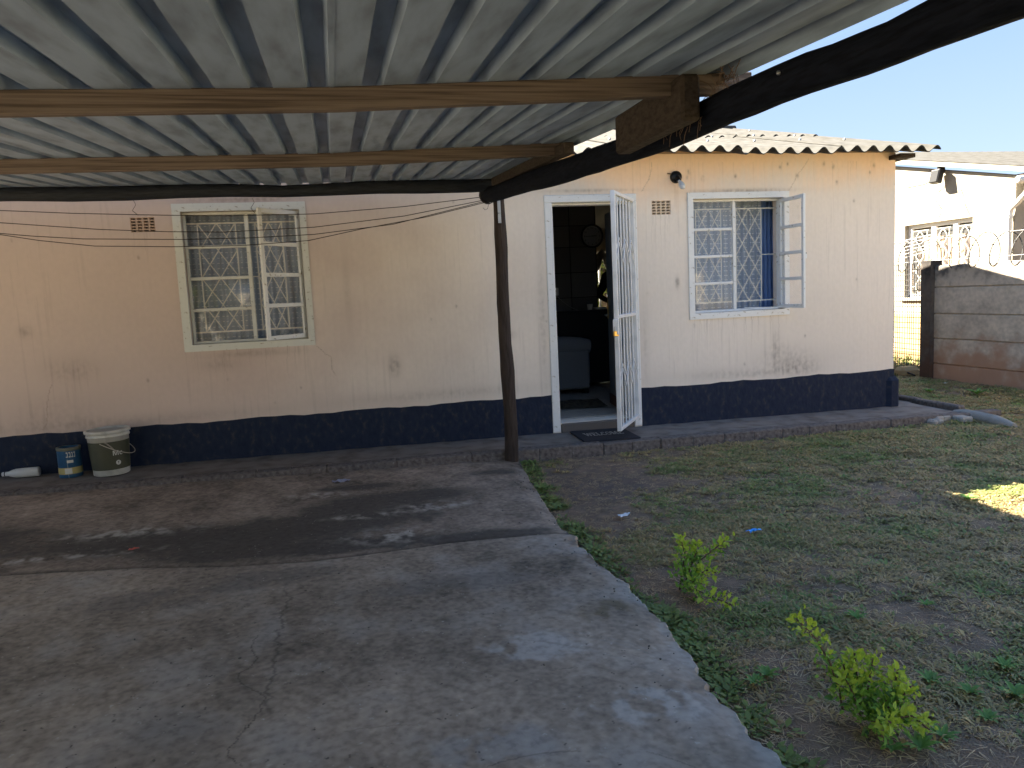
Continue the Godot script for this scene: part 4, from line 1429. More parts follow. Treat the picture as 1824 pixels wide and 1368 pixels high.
	for i in 34:
		var a := Vector3(1.26 + r.randf_range(-0.02, 0.03), 2.035 + r.randf_range(-0.02, 0.03), 4.55 + r.randf_range(-0.09, 0.10))
		var d := Vector3(r.randf_range(-0.5, 0.3), r.randf_range(-0.3, 1.0), r.randf_range(-1, 1)).normalized() * r.randf_range(0.02, 0.07)
		tw.tube([a, a + d * 0.5 + Vector3(0, 0.006, 0), a + d], 0.0014, 3, false)
	tag(part("twig_tuft", tw, M.twig), "tuft of dry twigs caught on the dark log behind the packing block", "twigs")
	var fb := MB.new(true)
	for i in 12:
		var a := Vector3(1.245 + r.randf_range(-0.01, 0.01), 1.985 + r.randf_range(-0.01, 0.02), r.randf_range(4.05, 4.45))
		var l := r.randf_range(0.02, 0.075)
		fb.tube([a, a + Vector3(-0.01, -l * 0.5, r.randf_range(-0.02, 0.02)), a + Vector3(-0.012, -l, r.randf_range(-0.02, 0.02))], 0.0013, 3, false)
	tag(part("hanging_fibres", fb, M.twig), "dry fibres hanging below the packing block on the dark log", "fibres")

# ---------------------------------------------------------------- precast boundary wall on the right
func uv_panel(m: MB, z0: float, z1: float, y0: float, y1: float, x: float, th: float, off: float, nz: FastNoiseLite) -> void:
	var n := 10
	var U := func(z: float, y: float) -> Vector2: return Vector2((z + off) / 1.9, 1.0 - clampf(y / 1.60, 0.0, 0.999))
	for i in n:
		for j in 3:
			var P := func(u: int, v: int) -> Array:
				var z := lerpf(z0, z1, u / float(n))
				var y: float = [y0, y0 + 0.012, y1 - 0.012, y1][v]
				var dx := 0.006 * nz.get_noise_2d(z * 3.0, y * 3.0)
				if v == 0 or v == 3: y += 0.007 * nz.get_noise_2d(z * 6.0, y * 9.0)
				return [Vector3(x + dx + (0.022 if v == 0 or v == 3 else 0.0), y, z), U.call(z, y)]
			var a: Array = P.call(i, j); var b: Array = P.call(i + 1, j); var c: Array = P.call(i + 1, j + 1); var d: Array = P.call(i, j + 1)
			m.quad(a[0], b[0], c[0], d[0], a[1], b[1], c[1], d[1])
			var t := Vector3(th, 0, 0)
			m.quad(b[0] + t, a[0] + t, d[0] + t, c[0] + t, b[1], a[1], d[1], c[1])
			if j == 2 and y1 > 1.5: m.quad(d[0], c[0], c[0] + t, d[0] + t, d[1], c[1], c[1], d[1])
			if j == 0 and y0 < 0.0: m.quad(b[0], a[0], a[0] + t, b[0] + t, b[1], a[1], a[1], b[1])

func fence() -> void:
	var f := thing("precast_wall", "grey precast concrete panel wall with reddish soil stained foot", "wall", Vector3(8.0, 0, 0))
	var nz := fbm(101, 1.0, 3)
	var edges := [[-0.16, 0.209], [0.209, 0.556], [0.556, 0.892], [0.892, 1.250], [1.250, 1.545]]
	var z := -2.14
	for bay in 5:
		var po := MB.new()
		var U := func(y: float) -> Vector2: return Vector2(0.13 + 0.2 * bay, 1.0 - clampf(y / 1.63, 0, 0.999))
		var pz := z - 0.095
		var h := 1.615
		for side in [[Vector3(-0.09, 0, pz - 0.09), Vector3(-0.09, 0, pz + 0.09)], [Vector3(-0.09, 0, pz + 0.09), Vector3(0.09, 0, pz + 0.09)], [Vector3(0.09, 0, pz + 0.09), Vector3(0.09, 0, pz - 0.09)], [Vector3(0.09, 0, pz - 0.09), Vector3(-0.09, 0, pz - 0.09)]]:
			for k in 6:
				var ya := lerpf(-0.1, h, k / 6.0)
				var yb := lerpf(-0.1, h, (k + 1) / 6.0)
				var a: Vector3 = side[0]
				var b: Vector3 = side[1]
				po.quad(a + Vector3(0, ya, 0), b + Vector3(0, ya, 0), b + Vector3(0, yb, 0), a + Vector3(0, yb, 0), U.call(ya), U.call(ya) + Vector2(0.09, 0), U.call(yb) + Vector2(0.09, 0), U.call(yb))
		po.quad(Vector3(-0.09, h, pz + 0.09), Vector3(0.09, h, pz + 0.09), Vector3(0.09, h, pz - 0.09), Vector3(-0.09, h, pz - 0.09), Vector2(0.1, 0.02), Vector2(0.19, 0.02), Vector2(0.19, 0.05), Vector2(0.1, 0.05))
		part("fence_post", po, M.fence_post, f)
		if bay < 4:
			for e in edges:
				var m := MB.new()
				uv_panel(m, z - 0.02, z + 1.62, e[0], e[1], -0.02, 0.045, bay * 0.71 + e[0] * 1.3, nz)
				part("concrete_panel", m, M.panel, f)
		z += 1.80
	# razor wire: a flattened coil on two straining wires
	var rz := MB.new(true)
	var pts := []
	var n := 420
	for i in n:
		var t := i / 30.0
		var zz := -3.9 + t * 0.32
		pts.append(Vector3(8.0 + 0.10 * sin(t * TAU) + 0.004 * sin(t * 9.0), 1.70 + 0.21 * cos(t * TAU) + 0.012 * sin(t * 3.3), zz + 0.06 * sin(t * TAU + 0.6)))
	rz.tube(pts, 0.0065, 4, false)
	for i in range(0, n, 3):
		var p: Vector3 = pts[i]
		var d: Vector3 = (pts[mini(i + 1, n - 1)] - pts[maxi(i - 1, 0)]).normalized()
		rz.box(Vector3.ZERO, Vector3(0.030, 0.006, 0.012), 0.0, Transform3D(Basis.looking_at(d, Vector3(0.3, 1, 0.2).normalized()), p))
	tag(part("razor_wire_coil", rz, mat(grey(0.07), 0.6, {"metal": 0.2})), "coil of razor wire running along the top of the precast wall", "razor wire")
	var lab := ["upper straining wire through the razor coil above the precast wall", "lower straining wire just above the top of the precast wall"]
	for k in 2:
		var w := MB.new(true)
		w.tube([Vector3(8.0, 1.91 - 0.29 * k, -3.6), Vector3(8.0, 1.90 - 0.29 * k, -1.0), Vector3(8.0, 1.91 - 0.29 * k, 3.0)], 0.0025, 4)
		tag(part("straining_wire", w, M.galv), lab[k], "wire", "straining wires on the precast wall")
	# weld-mesh between the last post and the house corner
	var mf := thing("mesh_fence", "square weld mesh fence between the house corner and the precast wall post", "fence", Vector3(8.02, 0, -2.34))
	var g := MB.new(true)
	var dir := Vector3(0.22, 0, -1.0).normalized()
	for i in 26:
		var b := dir * (i * 0.065)
		g.tube([b + Vector3(0, 0.06, 0), b + Vector3(0.01 * sin(i), 0.8, 0), b + Vector3(0, 1.60, 0)], 0.005, 3, false)
	for j in 21:
		var y := 0.06 + j * 0.077
		g.tube([Vector3(0, y, 0), dir * 0.8 + Vector3(0, y - 0.012, 0), dir * 1.65 + Vector3(0, y, 0)], 0.005, 3, false)
	part("weld_mesh", g, mat(grey(0.05), 0.6), mf)
	var st := MB.new(true)
	for k in 6:
		var y := 1.66 + 0.052 * k
		st.tube([Vector3(-0.02, y + 0.10 - 0.01 * k, 0.1), dir * 0.8 + Vector3(0, y + 0.01, 0), dir * 1.7 + Vector3(0, y - 0.05, 0)], 0.003, 4, false)
	part("top_strand", st, mat(grey(0.7), 0.5), mf)
	var fp := MB.new(true)
	fp.tube([dir * 1.68 + Vector3(0, -0.1, 0), dir * 1.68 + Vector3(0, 1.98, 0)], 0.025, 8)
	part("fence_post", fp, M.galv, mf)
	# stones and a pipe at the foot
	var stn := MB.new()
	stn.box(Vector3(7.95, 0.05, -2.62), Vector3(0.32, 0.16, 0.22), 0.05, Transform3D(Basis(Vector3.UP, 0.0), Vector3.ZERO))
	tag(part("pale_stone", stn, M.ochre), "pale block of stone at the foot of the mesh fence", "stone")
	var pi := MB.new(true)
	pi.tube([Vector3(7.72, 0.10, -3.3), Vector3(7.80, 0.09, -2.9), Vector3(7.88, 0.06, -2.55), Vector3(7.86, 0.03, -2.35)], 0.014, 6)
	tag(part("hose", pi, M.black), "dark hose lying beside the mesh fence", "hose")

# ---------------------------------------------------------------- the house next door
func neighbour() -> void:
	var X := 10.5
	var h := thing("neighbour_house", "cream neighbouring house with barred window and low grey roof", "house", Vector3(X, 0, 0))
	# wall facing us, built in its own frame: local x runs along -z, then turned
	var T := Transform3D(Basis(Vector3.UP, -PI / 2), Vector3(0, 0, -3.35))
	var wl := MB.new()
	# along the wall u = distance from the near corner; opening for the window
	wl.holed(-6.2, 0.0, 0.0, 2.9, -0.2, 0.0, [[-2.42, -0.83, 1.02, 2.36]])
	var w := part("wall", wl, M.nb_wall, h)
	w.transform = T
	var gb := MB.new()
	gb.quad(Vector3(-6.2, 2.9, 0), Vector3(0, 2.9, 0), Vector3(-0.2, 2.95, 0), Vector3(-6.2, 4.25, 0))
	gb.quad(Vector3(0, 2.9, -0.2), Vector3(-6.2, 2.9, -0.2), Vector3(-6.2, 4.25, -0.2), Vector3(-0.2, 2.95, -0.2))
	part("gable", gb, M.nb_wall, h).transform = T
	var base := MB.new()
	base.span(Vector3(-6.2, 0.0, 0.001), Vector3(0.02, 0.72, 0.02), 0.006)
	part("painted_base", base, M.ochre, h).transform = T
	var sd := MB.new()
	sd.holed(0.2, 9.0, 0.0, 2.95, -3.55, -3.35, [[0.45, 1.6, 1.0, 2.3]])
	part("side_wall", sd, M.nb_wall, h)
	var sf := MB.new()
	for q in [[0.45, 1.0, 0.5, 2.3], [1.55, 1.0, 1.6, 2.3], [0.5, 1.0, 1.55, 1.05], [0.5, 2.25, 1.55, 2.3], [1.0, 1.05, 1.04, 2.25]]:
		sf.span(Vector3(q[0], q[1], -3.46), Vector3(q[2], q[3], -3.42), 0.004)
	var swn := part("window", sf, M.white, h)
	var sg := MB.new()
	sg.quad(Vector3(0.5, 1.05, -3.44), Vector3(1.55, 1.05, -3.44), Vector3(1.55, 2.25, -3.44), Vector3(0.5, 2.25, -3.44))
	part("pane", sg, M.glass, swn)
	var bk := MB.new()
	bk.quad(Vector3(0.2, 0, -9.0), Vector3(9, 0, -9.0), Vector3(9, 2.9, -9.0), Vector3(0.2, 2.9, -9.0))
	bk.quad(Vector3(0.25, 2.6, -3.6), Vector3(9, 2.6, -3.6), Vector3(9, 2.6, -9.0), Vector3(0.25, 2.6, -9.0))
	part("inner_room", bk, mat(Color(0.24, 0.17, 0.11), 0.9), h)
	# main window: three lights with white posts
	var f := MB.new()
	for q in [[-2.42, 1.02, -2.33, 2.36], [-0.86, 1.02, -0.83, 2.36], [-2.33, 1.02, -0.86, 1.06], [-2.33, 2.29, -0.86, 2.36], [-1.85, 1.06, -1.74, 2.29], [-1.34, 1.06, -1.24, 2.29]]:
		f.span(Vector3(q[0], q[1], -0.13), Vector3(q[2], q[3], -0.08), 0.004)
	var win := part("window", f, M.white, h)
	win.transform = T
	for q in [[-2.33, -1.85], [-1.74, -1.34], [-1.24, -0.86]]:
		var g := MB.new()
		g.quad(Vector3(q[0], 1.06, -0.11), Vector3(q[1], 1.06, -0.11), Vector3(q[1], 2.29, -0.11), Vector3(q[0], 2.29, -0.11))
		part("pane", g, M.glass, win)
	var sl := MB.new()
	sl.span(Vector3(-2.50, 0.96, -0.08), Vector3(-0.80, 1.02, 0.06), 0.008)
	part("window_sill", sl, M.nb_wall, h).transform = T
	# burglar bars: chains of hexagons between uprights
	var bb := MB.new()
	for q in [[-2.30, -1.88], [-1.72, -1.36], [-1.22, -0.88]]:
		var a: float = q[0]
		var b: float = q[1]
		for x in [a + 0.03, b - 0.03]:
			bb.bar(Vector3(x, 1.08, -0.05), Vector3(x, 2.24, -0.05), 0.014, 0.006)
		for y in [1.08, 2.24]:
			bb.bar(Vector3(a, y, -0.05), Vector3(b, y, -0.05), 0.014, 0.006)
		var mid := (a + b) / 2
		for k in 4:
			var y0 := 1.08 + 0.29 * k
			for s in [-1.0, 1.0]:
				bb.bar(Vector3(mid, y0, -0.05), Vector3(mid + s * 0.085, y0 + 0.10, -0.05), 0.014, 0.006)
				bb.bar(Vector3(mid + s * 0.085, y0 + 0.10, -0.05), Vector3(mid + s * 0.085, y0 + 0.19, -0.05), 0.014, 0.006)
				bb.bar(Vector3(mid + s * 0.085, y0 + 0.19, -0.05), Vector3(mid, y0 + 0.29, -0.05), 0.014, 0.006)
				bb.bar(Vector3(mid + s * 0.085, y0 + 0.145, -0.05), Vector3(a + 0.03 if s < 0 else b - 0.03, y0 + 0.145, -0.05), 0.012, 0.006)
	part("burglar_bars", bb, mat(Color(0.42, 0.42, 0.36), 0.5), h).transform = T
	var cu := MB.new(true)
	for i in 40:
		var u0 := lerpf(-2.35, -0.88, i / 40.0)
		var u1 := lerpf(-2.35, -0.88, (i + 1) / 40.0)
		cu.quad(Vector3(u0, 1.0, -0.24 + 0.02 * sin(u0 * 40.0)), Vector3(u1, 1.0, -0.24 + 0.02 * sin(u1 * 40.0)), Vector3(u1, 2.12, -0.24 + 0.02 * sin(u1 * 40.0)), Vector3(u0, 2.12, -0.24 + 0.02 * sin(u0 * 40.0)))
	var cn := part("curtain", cu, mat(Color(0.30, 0.20, 0.12), 0.95))
	cn.transform = Transform3D(Basis(), Vector3(X, 0, 0)) * T
	tag(cn, "brown half curtain inside the neighbouring house's barred window", "curtain")
	# roof: slope down towards us on the near eave
	var rf := Node3D.new()
	rf.name = "roof"
	h.add_child(rf)
	var sl2 := atan(0.212)
	var me := corrugated(0.177 * 6 + 0.04, 7.2, 0.177, 0.024, 0.008)
	for i in 9:
		var o := part("roof_sheet", me, M.asbestos, rf)
		o.transform = Transform3D(Basis(Vector3.RIGHT, sl2), Vector3(-0.12 + i * 0.177 * 6, 4.46, -10.0))
	var barge := MB.new()
	barge.bar(Vector3(-0.14, 2.94, -2.98), Vector3(-0.14, 4.42, -9.98), 0.03, 0.075, Vector3.UP, 0.004)
	part("barge_board", barge, M.nb_wall, rf)
	var raf := MB.new()
	for i in 7:
		raf.span(Vector3(0.05 + i * 0.9, 2.80, -3.34), Vector3(0.12 + i * 0.9, 2.92, -2.98), 0.004)
	part("rafter_end", raf, M.timber_dark, rf)
	# gutter and downpipe
	var gt := MB.new(true)
	gt.tube([Vector3(-0.32, 2.80, -3.02), Vector3(-0.30, 2.80, -3.02), Vector3(9.0, 2.80, -3.02)], [0.045, 0.06, 0.06], 10)
	part("gutter", gt, M.plastic_white, h)
	var dp := MB.new(true)
	dp.tube([Vector3(-0.07, 2.77, -3.05), Vector3(-0.07, 2.62, -3.08), Vector3(-0.07, 2.50, -3.22), Vector3(-0.07, 2.40, -3.36), Vector3(-0.07, 2.30, -3.39), Vector3(-0.07, 0.1, -3.39)], 0.042, 10)
	for y in [2.28, 1.1]:
		dp.tube([Vector3(-0.07, y - 0.03, -3.39), Vector3(-0.07, y + 0.03, -3.39)], 0.05, 10)
	part("downpipe", dp, M.plastic_white, h)
	# flood light with its cables
	var fl := thing("flood_light", "dark flood light mounted under the neighbouring house's eave", "lamp", Vector3(X - 0.16, 3.12, -4.82))
	var lb := MB.new()
	lb.box(Vector3.ZERO, Vector3(0.11, 0.24, 0.20), 0.012, Transform3D(Basis(Vector3.BACK, -0.25), Vector3.ZERO))
	part("housing", lb, mat(grey(0.02), 0.5), fl)
	var lg := MB.new()
	lg.box(Vector3(-0.058, -0.01, 0), Vector3(0.006, 0.2, 0.17), 0.002, Transform3D(Basis(Vector3.BACK, -0.25), Vector3.ZERO))
	part("lens", lg, mat(grey(0.05), 0.1), fl)
	var br := MB.new()
	br.bar(Vector3(0.02, 0.14, 0), Vector3(0.155, 0.16, 0), 0.03, 0.16, Vector3.UP)
	part("bracket", br, M.black, fl)
	var cab := [[[Vector3(-0.012, 2.98, -4.75), Vector3(-0.012, 2.88, -4.95), Vector3(-0.012, 2.72, -5.0), Vector3(-0.012, 2.56, -4.86), Vector3(-0.012, 2.42, -4.95)], "thin looped cable on the neighbouring wall under the flood light"], [[Vector3(-0.012, 2.86, -4.45), Vector3(-0.012, 2.76, -4.4), Vector3(-0.012, 2.6, -4.36), Vector3(-0.012, 2.4, -4.25)], "thin cable hanging right of the flood light on the neighbouring wall"], [[Vector3(-0.012, 3.24, -6.2), Vector3(-0.012, 3.06, -5.7), Vector3(-0.012, 3.06, -5.3), Vector3(-0.012, 3.2, -4.9)], "slack cable drooping along the neighbouring eave to the flood light"]]
	for q in cab:
		var m := MB.new(true)
		var cv := Curve3D.new()
		for p in q[0]: cv.add_point(p + Vector3(X, 0, 0), Vector3(0, 0.04, 0), Vector3(0, -0.04, 0))
		m.tube(Array(cv.get_baked_points()), 0.006, 4)
		tag(part("cable", m, mat(Color(0.35, 0.28, 0.22), 0.7)), q[1], "cable")

# ---------------------------------------------------------------- trees out of frame and behind
func crown_mesh(center: Vector3, rad: Vector3, n: int, leaf: float, sd: int) -> MultiMeshInstance3D:
	var r := RandomNumberGenerator.new()
	r.seed = sd
	var lm := MB.new()
	lm.quad(Vector3(-0.5, 0, 0), Vector3(0, 0.12, -0.25), Vector3(0.5, 0, 0), Vector3(0, 0.12, 0.25))
	var mm := MultiMesh.new()
	mm.transform_format = MultiMesh.TRANSFORM_3D
	mm.use_colors = true
	mm.mesh = lm.done()
	mm.instance_count = n
	var lobes := []
	for i in 14:
		lobes.append(Vector3(r.randfn(), r.randfn(), r.randfn()).normalized() * r.randf_range(0.35, 0.8))
	for i in n:
		var l: Vector3 = lobes[r.randi() % lobes.size()]
		var p := l + Vector3(r.randfn(), r.randfn(), r.randfn()) * 0.17
		var b := Basis.from_euler(Vector3(r.randf() * TAU, r.randf() * TAU, r.randf() * TAU)).scaled(Vector3.ONE * leaf * r.randf_range(0.6, 1.3))
		mm.set_instance_transform(i, Transform3D(b, center + p * rad))
		mm.set_instance_color(i, Color(0.075, 0.125, 0.03).lerp(Color(0.13, 0.17, 0.04), r.randf()) * r.randf_range(0.7, 1.2))
	var o := MultiMeshInstance3D.new()
	o.multimesh = mm
	o.material_override = M.blade
	return o

func tree(called: String, label: String, at: Vector3, hgt: float, rad: Vector3, n: int, sd: int) -> void:
	var t := thing(called, label, "tree", at)
	var m := MB.new(true)
	m.tube([Vector3.ZERO, Vector3(0.05, hgt * 0.3, 0), Vector3(-0.03, hgt * 0.6, 0.05)], [0.16, 0.12, 0.06], 9, true, 0.06, sd)
	for k in 5:
		var a := TAU * k / 5.0 + sd
		m.tube([Vector3(0.02, hgt * (0.3 + 0.05 * k), 0), Vector3(cos(a) * rad.x * 0.3, hgt * (0.5 + 0.05 * k), sin(a) * rad.z * 0.3), Vector3(cos(a) * rad.x * 0.6, hgt * (0.62 + 0.06 * k), sin(a) * rad.z * 0.6)], [0.06, 0.04, 0.015], 6)
	part("trunk", m, M.bark, t)
	var c := crown_mesh(Vector3(0, hgt * 0.68, 0), rad, n, 0.16, sd)
	c.name = "crown"
	c.set_meta("kind", "stuff")
	t.add_child(c)

func trees() -> void:
	tree("yard_tree", "leafy green tree behind the house glimpsed past the carport roof", Vector3(1.2, 0, -10.5), 5.4, Vector3(2.6, 2.0, 2.0), 5000, 3)
	tree("garden_tree", "bright green tree seen through the far window of the house", Vector3(6.3, 0, -11.0), 3.4, Vector3(1.5, 1.3, 1.2), 4000, 9)
	# added pale panel wall, unseen behind the viewer, to bounce sunlight back
	var sw := thing("bounce_wall", "pale panel wall added behind the viewer to bounce sunlight", "wall", Vector3(0, 0, 14.0))
	for i in 13:
		var x := -14.0 + i * 1.9
		if i == 7 or i == 8: continue
		var p := MB.new()
		p.span(Vector3(x - 0.08, -0.1, -0.08), Vector3(x + 0.08, 1.85, 0.08), 0.01)
		part("fence_post", p, M.street, sw)
		for k in 5:
			var q := MB.new()
			q.span(Vector3(x + 0.082, 0.005 + k * 0.36, -0.03), Vector3(x + 1.818, 0.355 + k * 0.36, 0.03), 0.012)
			part("concrete_panel", q, M.street, sw)
	# hedge across the street side: seen only as reflections in the panes
	for i in 5:
		tree("street_shrub", ["bushy shrub reflected in the lower panes of the left window", "shrub reflected at the left edge of the left window", "shrub standing beside the street gate", "shrub behind the far end of the lawn", "tall shrub at the corner of the street side"][i], Vector3(-3.4 + [0.0, -3.2, 3.4, 7.0, 11.0][i], 0, 12.6 + 0.5 * (i % 2)), 3.0 + 0.4 * (i % 3), Vector3(1.5, 1.4, 1.0), 2500, 20 + i)

# ---------------------------------------------------------------- things standing and lying about
func bent_text(text: String, font_px: int, px: float, R: float, ang: float, y: float, slope := 0.0) -> ArrayMesh:
	var tm := TextMesh.new()
	tm.text = text
	tm.font_size = font_px
	tm.pixel_size = px
	tm.depth = 0.001
	var arr := tm.get_mesh_arrays()
	var vs: PackedVector3Array = arr[Mesh.ARRAY_VERTEX]
	var ns: PackedVector3Array = arr[Mesh.ARRAY_NORMAL]
	for i in vs.size():
		var p := vs[i]
		var a := ang - p.x / R
		var rr := R + p.z + slope * (y + p.y)
		vs[i] = Vector3(cos(a) * rr, y + p.y, sin(a) * rr)
		ns[i] = Vector3(cos(a), 0, sin(a))
	var o := []
	o.resize(Mesh.ARRAY_MAX)
	o[Mesh.ARRAY_VERTEX] = vs
	o[Mesh.ARRAY_NORMAL] = ns
	o[Mesh.ARRAY_INDEX] = arr[Mesh.ARRAY_INDEX]
	var me := ArrayMesh.new()
	me.add_surface_from_arrays(Mesh.PRIMITIVE_TRIANGLES, o)
	return me

func patch_on_cylinder(m: MB, R0: float, R1: float, H: float, a0: float, a1: float, y0: float, y1: float, n := 12) -> void:
	for i in n:
		var p := lerpf(a0, a1, i / float(n))
		var q := lerpf(a0, a1, (i + 1) / float(n))
		var r0 := lerpf(R0, R1, y0 / H)
		var r1 := lerpf(R0, R1, y1 / H)
		m.quado(Vector3(cos(p) * r0, y0, sin(p) * r0), Vector3(cos(q) * r0, y0, sin(q) * r0), Vector3(cos(q) * r1, y1, sin(q) * r1), Vector3(cos(p) * r1, y1, sin(p) * r1), Vector3(0, (y0 + y1) / 2, 0))

func small_things() -> void:
	# bucket
	var bu := thing("bucket", "white plastic bucket with dark olive printed band and wire handle", "bucket", Vector3(-1.862, 0.131, 0.215))
	bu.rotation.z = 0.012
	var b := MB.new(true)
	var R0 := 0.134
	var R1 := 0.155
	var H := 0.365
	b.lathe([Vector2(0, 0.004), Vector2(0.125, 0.0), Vector2(R0, 0.006), Vector2(lerpf(R0, R1, 0.85), H * 0.85), Vector2(0.160, H * 0.85), Vector2(0.160, H * 0.88), Vector2(0.156, H * 0.885), Vector2(0.157, H * 0.93), Vector2(0.168, H * 0.935), Vector2(0.170, H * 0.99), Vector2(0.165, H), Vector2(0.150, H), Vector2(0.148, H - 0.02), Vector2(0.13, 0.02), Vector2(0, 0.02)], 40)
	part("pail", b, mat(Color(0.56, 0.56, 0.52), 0.5, {"tex": ramp_tex(noise_img(111, 128, 128, 0.02, 4), [[0.1, grey(0.55)], [0.5, grey(0.95)], [1, grey(1)]]), "scale": 3.0}), bu)
	var lid := MB.new(true)
	lid.lathe([Vector2(0.152, H - 0.012), Vector2(0, H - 0.016)], 36)
	part("lid", lid, mat(Color(0.40, 0.40, 0.385), 0.6), bu)
	var lb := MB.new(true)
	for i in 40:
		var a := TAU * i / 40.0
		var a2 := TAU * (i + 1) / 40.0
		patch_on_cylinder(lb, R0 + 0.0015, R1 + 0.0015, H, a, a2, 0.05, 0.275, 1)
	part("printed_band", lb, mat(Color(0.052, 0.056, 0.036), 0.5), bu)
	var sw := MB.new(true)
	for i in 14:
		var t := i / 14.0
		var t2 := (i + 1) / 14.0
		var f := func(k: float) -> float: return 0.277 - 0.10 * k * k
		var a := 1.75 - 0.75 * t
		var a2 := 1.75 - 0.75 * t2
		var top := 0.277
		var r := R0 + 0.003 + (R1 - R0) * 0.6
		sw.quado(Vector3(cos(a) * r, f.call(t), sin(a) * r), Vector3(cos(a2) * r, f.call(t2), sin(a2) * r), Vector3(cos(a2) * (r + 0.004), minf(top, f.call(t2) + 0.016), sin(a2) * (r + 0.004)), Vector3(cos(a) * (r + 0.004), minf(top, f.call(t) + 0.016), sin(a) * (r + 0.004)), Vector3(0, 0.2, 0))
	part("printed_curve", sw, mat(Color(0.30, 0.27, 0.24), 0.5), bu)
	part("lettering", bent_text("Mc", 40, 0.0013, R0 + 0.004, 0.93, 0.185, 0.0575), mat(Color(0.55, 0.56, 0.53), 0.5), bu)
	var dm := MB.new()
	var ac := 0.93
	var dr := R0 + 0.006 + 0.0575 * 0.1
	var dT := Transform3D(Basis(Vector3(-sin(ac), 0, cos(ac)), Vector3(cos(ac), 0, sin(ac)), Vector3(0, 1, 0)), Vector3(cos(ac) * dr, 0.105, sin(ac) * dr))
	dm.lathe([Vector2(0.019, 0), Vector2(0, 0.0008)], 20, dT)
	part("printed_disc", dm, mat(Color(0.50, 0.51, 0.48), 0.5), bu)
	var dk := MB.new()
	dk.box(Vector3(0, 0.0012, 0), Vector3(0.004, 0.001, 0.02), 0, dT)
	dk.box(Vector3(0, 0.0012, 0.008), Vector3(0.014, 0.001, 0.004), 0, dT)
	part("disc_mark", dk, mat(Color(0.06, 0.065, 0.04), 0.5), bu)
	var hn := MB.new(true)
	var hp := []
	for i in 17:
		var t := i / 16.0
		var a := PI * t
		hp.append(Vector3(cos(a) * 0.172, 0.27 - sin(a) * 0.11, sin(a) * 0.185).rotated(Vector3.UP, PI / 2 - 0.12))
	hn.tube(hp, 0.003, 6)
	part("wire_handle", hn, mat(Color(0.45, 0.42, 0.38), 0.5, {"metal": 0.3}), bu)
	# paint tin
	var ti := thing("paint_tin", "small blue paint tin with yellowed band, open and dented", "tin", Vector3(-2.168, 0.134, 0.20))
	var R := 0.085
	var tb := MB.new(true)
	tb.lathe([Vector2(0, 0.003), Vector2(R - 0.003, 0.0), Vector2(R, 0.004), Vector2(R, 0.225), Vector2(R + 0.003, 0.23), Vector2(R, 0.238), Vector2(R - 0.012, 0.238), Vector2(R - 0.012, 0.20), Vector2(R - 0.004, 0.19), Vector2(R - 0.004, 0.01), Vector2(0, 0.01)], 30)
	part("can", tb, mat(Color(0.030, 0.105, 0.215), 0.45, {"tex": ramp_tex(noise_img(112, 128, 128, 0.05, 4), [[0.15, Color(0.9, 0.75, 0.55)], [0.25, grey(0.8)], [1, grey(1)]]), "scale": 6.0}), ti)
	var rimr := MB.new(true)
	rimr.lathe([Vector2(R + 0.0005, 0.215), Vector2(R + 0.004, 0.224), Vector2(R + 0.004, 0.240), Vector2(R - 0.014, 0.241)], 26)
	part("rim", rimr, mat(Color(0.13, 0.13, 0.10), 0.6), ti)
	var yb := MB.new(true)
	patch_on_cylinder(yb, R + 0.0012, R + 0.0012, 0.24, 0.0, TAU, 0.030, 0.082, 30)
	part("yellow_band", yb, mat(Color(0.40, 0.33, 0.13), 0.5), ti)
	var wp := MB.new(true)
	patch_on_cylinder(wp, R + 0.002, R + 0.002, 0.24, 1.15, 1.75, 0.034, 0.078, 6)
	patch_on_cylinder(wp, R + 0.002, R + 0.002, 0.24, 1.46, 1.48, 0.0, 0.15, 1)
	# worn blocks of white lettering
	for q in [[0.78, 0.92], [0.98, 1.10], [1.16, 1.32], [1.38, 1.54]]:
		patch_on_cylinder(wp, R + 0.002, R + 0.002, 0.24, q[0], q[0] + 0.05, 0.165, 0.207, 1)
		patch_on_cylinder(wp, R + 0.002, R + 0.002, 0.24, q[0] + 0.05, q[1], 0.165, 0.174, 2)
		patch_on_cylinder(wp, R + 0.002, R + 0.002, 0.24, q[0] + 0.05, q[1] - 0.02, 0.198, 0.207, 2)
	patch_on_cylinder(wp, R + 0.002, R + 0.002, 0.24, 0.98, 1.50, 0.121, 0.143, 5)
	part("white_print", wp, mat(Color(0.50, 0.50, 0.47), 0.5), ti)
	# bottle lying on its side
	var bo := thing("bottle", "white bottle lying on its side left of the blue tin", "bottle", Vector3(-2.70, 0.176, 0.10))
	bo.rotation = Vector3(0, 0.02, 0.0)
	var TB := Transform3D(Basis(Vector3.BACK, -PI / 2), Vector3.ZERO)
	var bm := MB.new(true)
	bm.lathe([Vector2(0.0, 0.0), Vector2(0.016, 0.0), Vector2(0.018, 0.003), Vector2(0.018, 0.045), Vector2(0.030, 0.075), Vector2(0.036, 0.10), Vector2(0.038, 0.14), Vector2(0.038, 0.262), Vector2(0.034, 0.270), Vector2(0.012, 0.268), Vector2(0.0, 0.264)], 24, TB)
	part("bottle_body", bm, mat(Color(0.52, 0.53, 0.54), 0.4), bo)
	var rg := MB.new(true)
	rg.lathe([Vector2(0.0185, 0.018), Vector2(0.020, 0.02), Vector2(0.020, 0.023), Vector2(0.0185, 0.025)], 18, TB)
	part("cap_ring", rg, M.black, bo)
	# doormat
	var dmn := thing("doormat", "dark doormat with WELCOME printed in grey letters", "doormat", Vector3(2.30, stoep_y(2.3) + 0.001, 0.32))
	dmn.rotation = Vector3(0.012, -0.03, -0.008)
	var mm := MB.new()
	mm.box(Vector3(0, 0.006, 0), Vector3(0.52, 0.014, 0.50), 0.004)
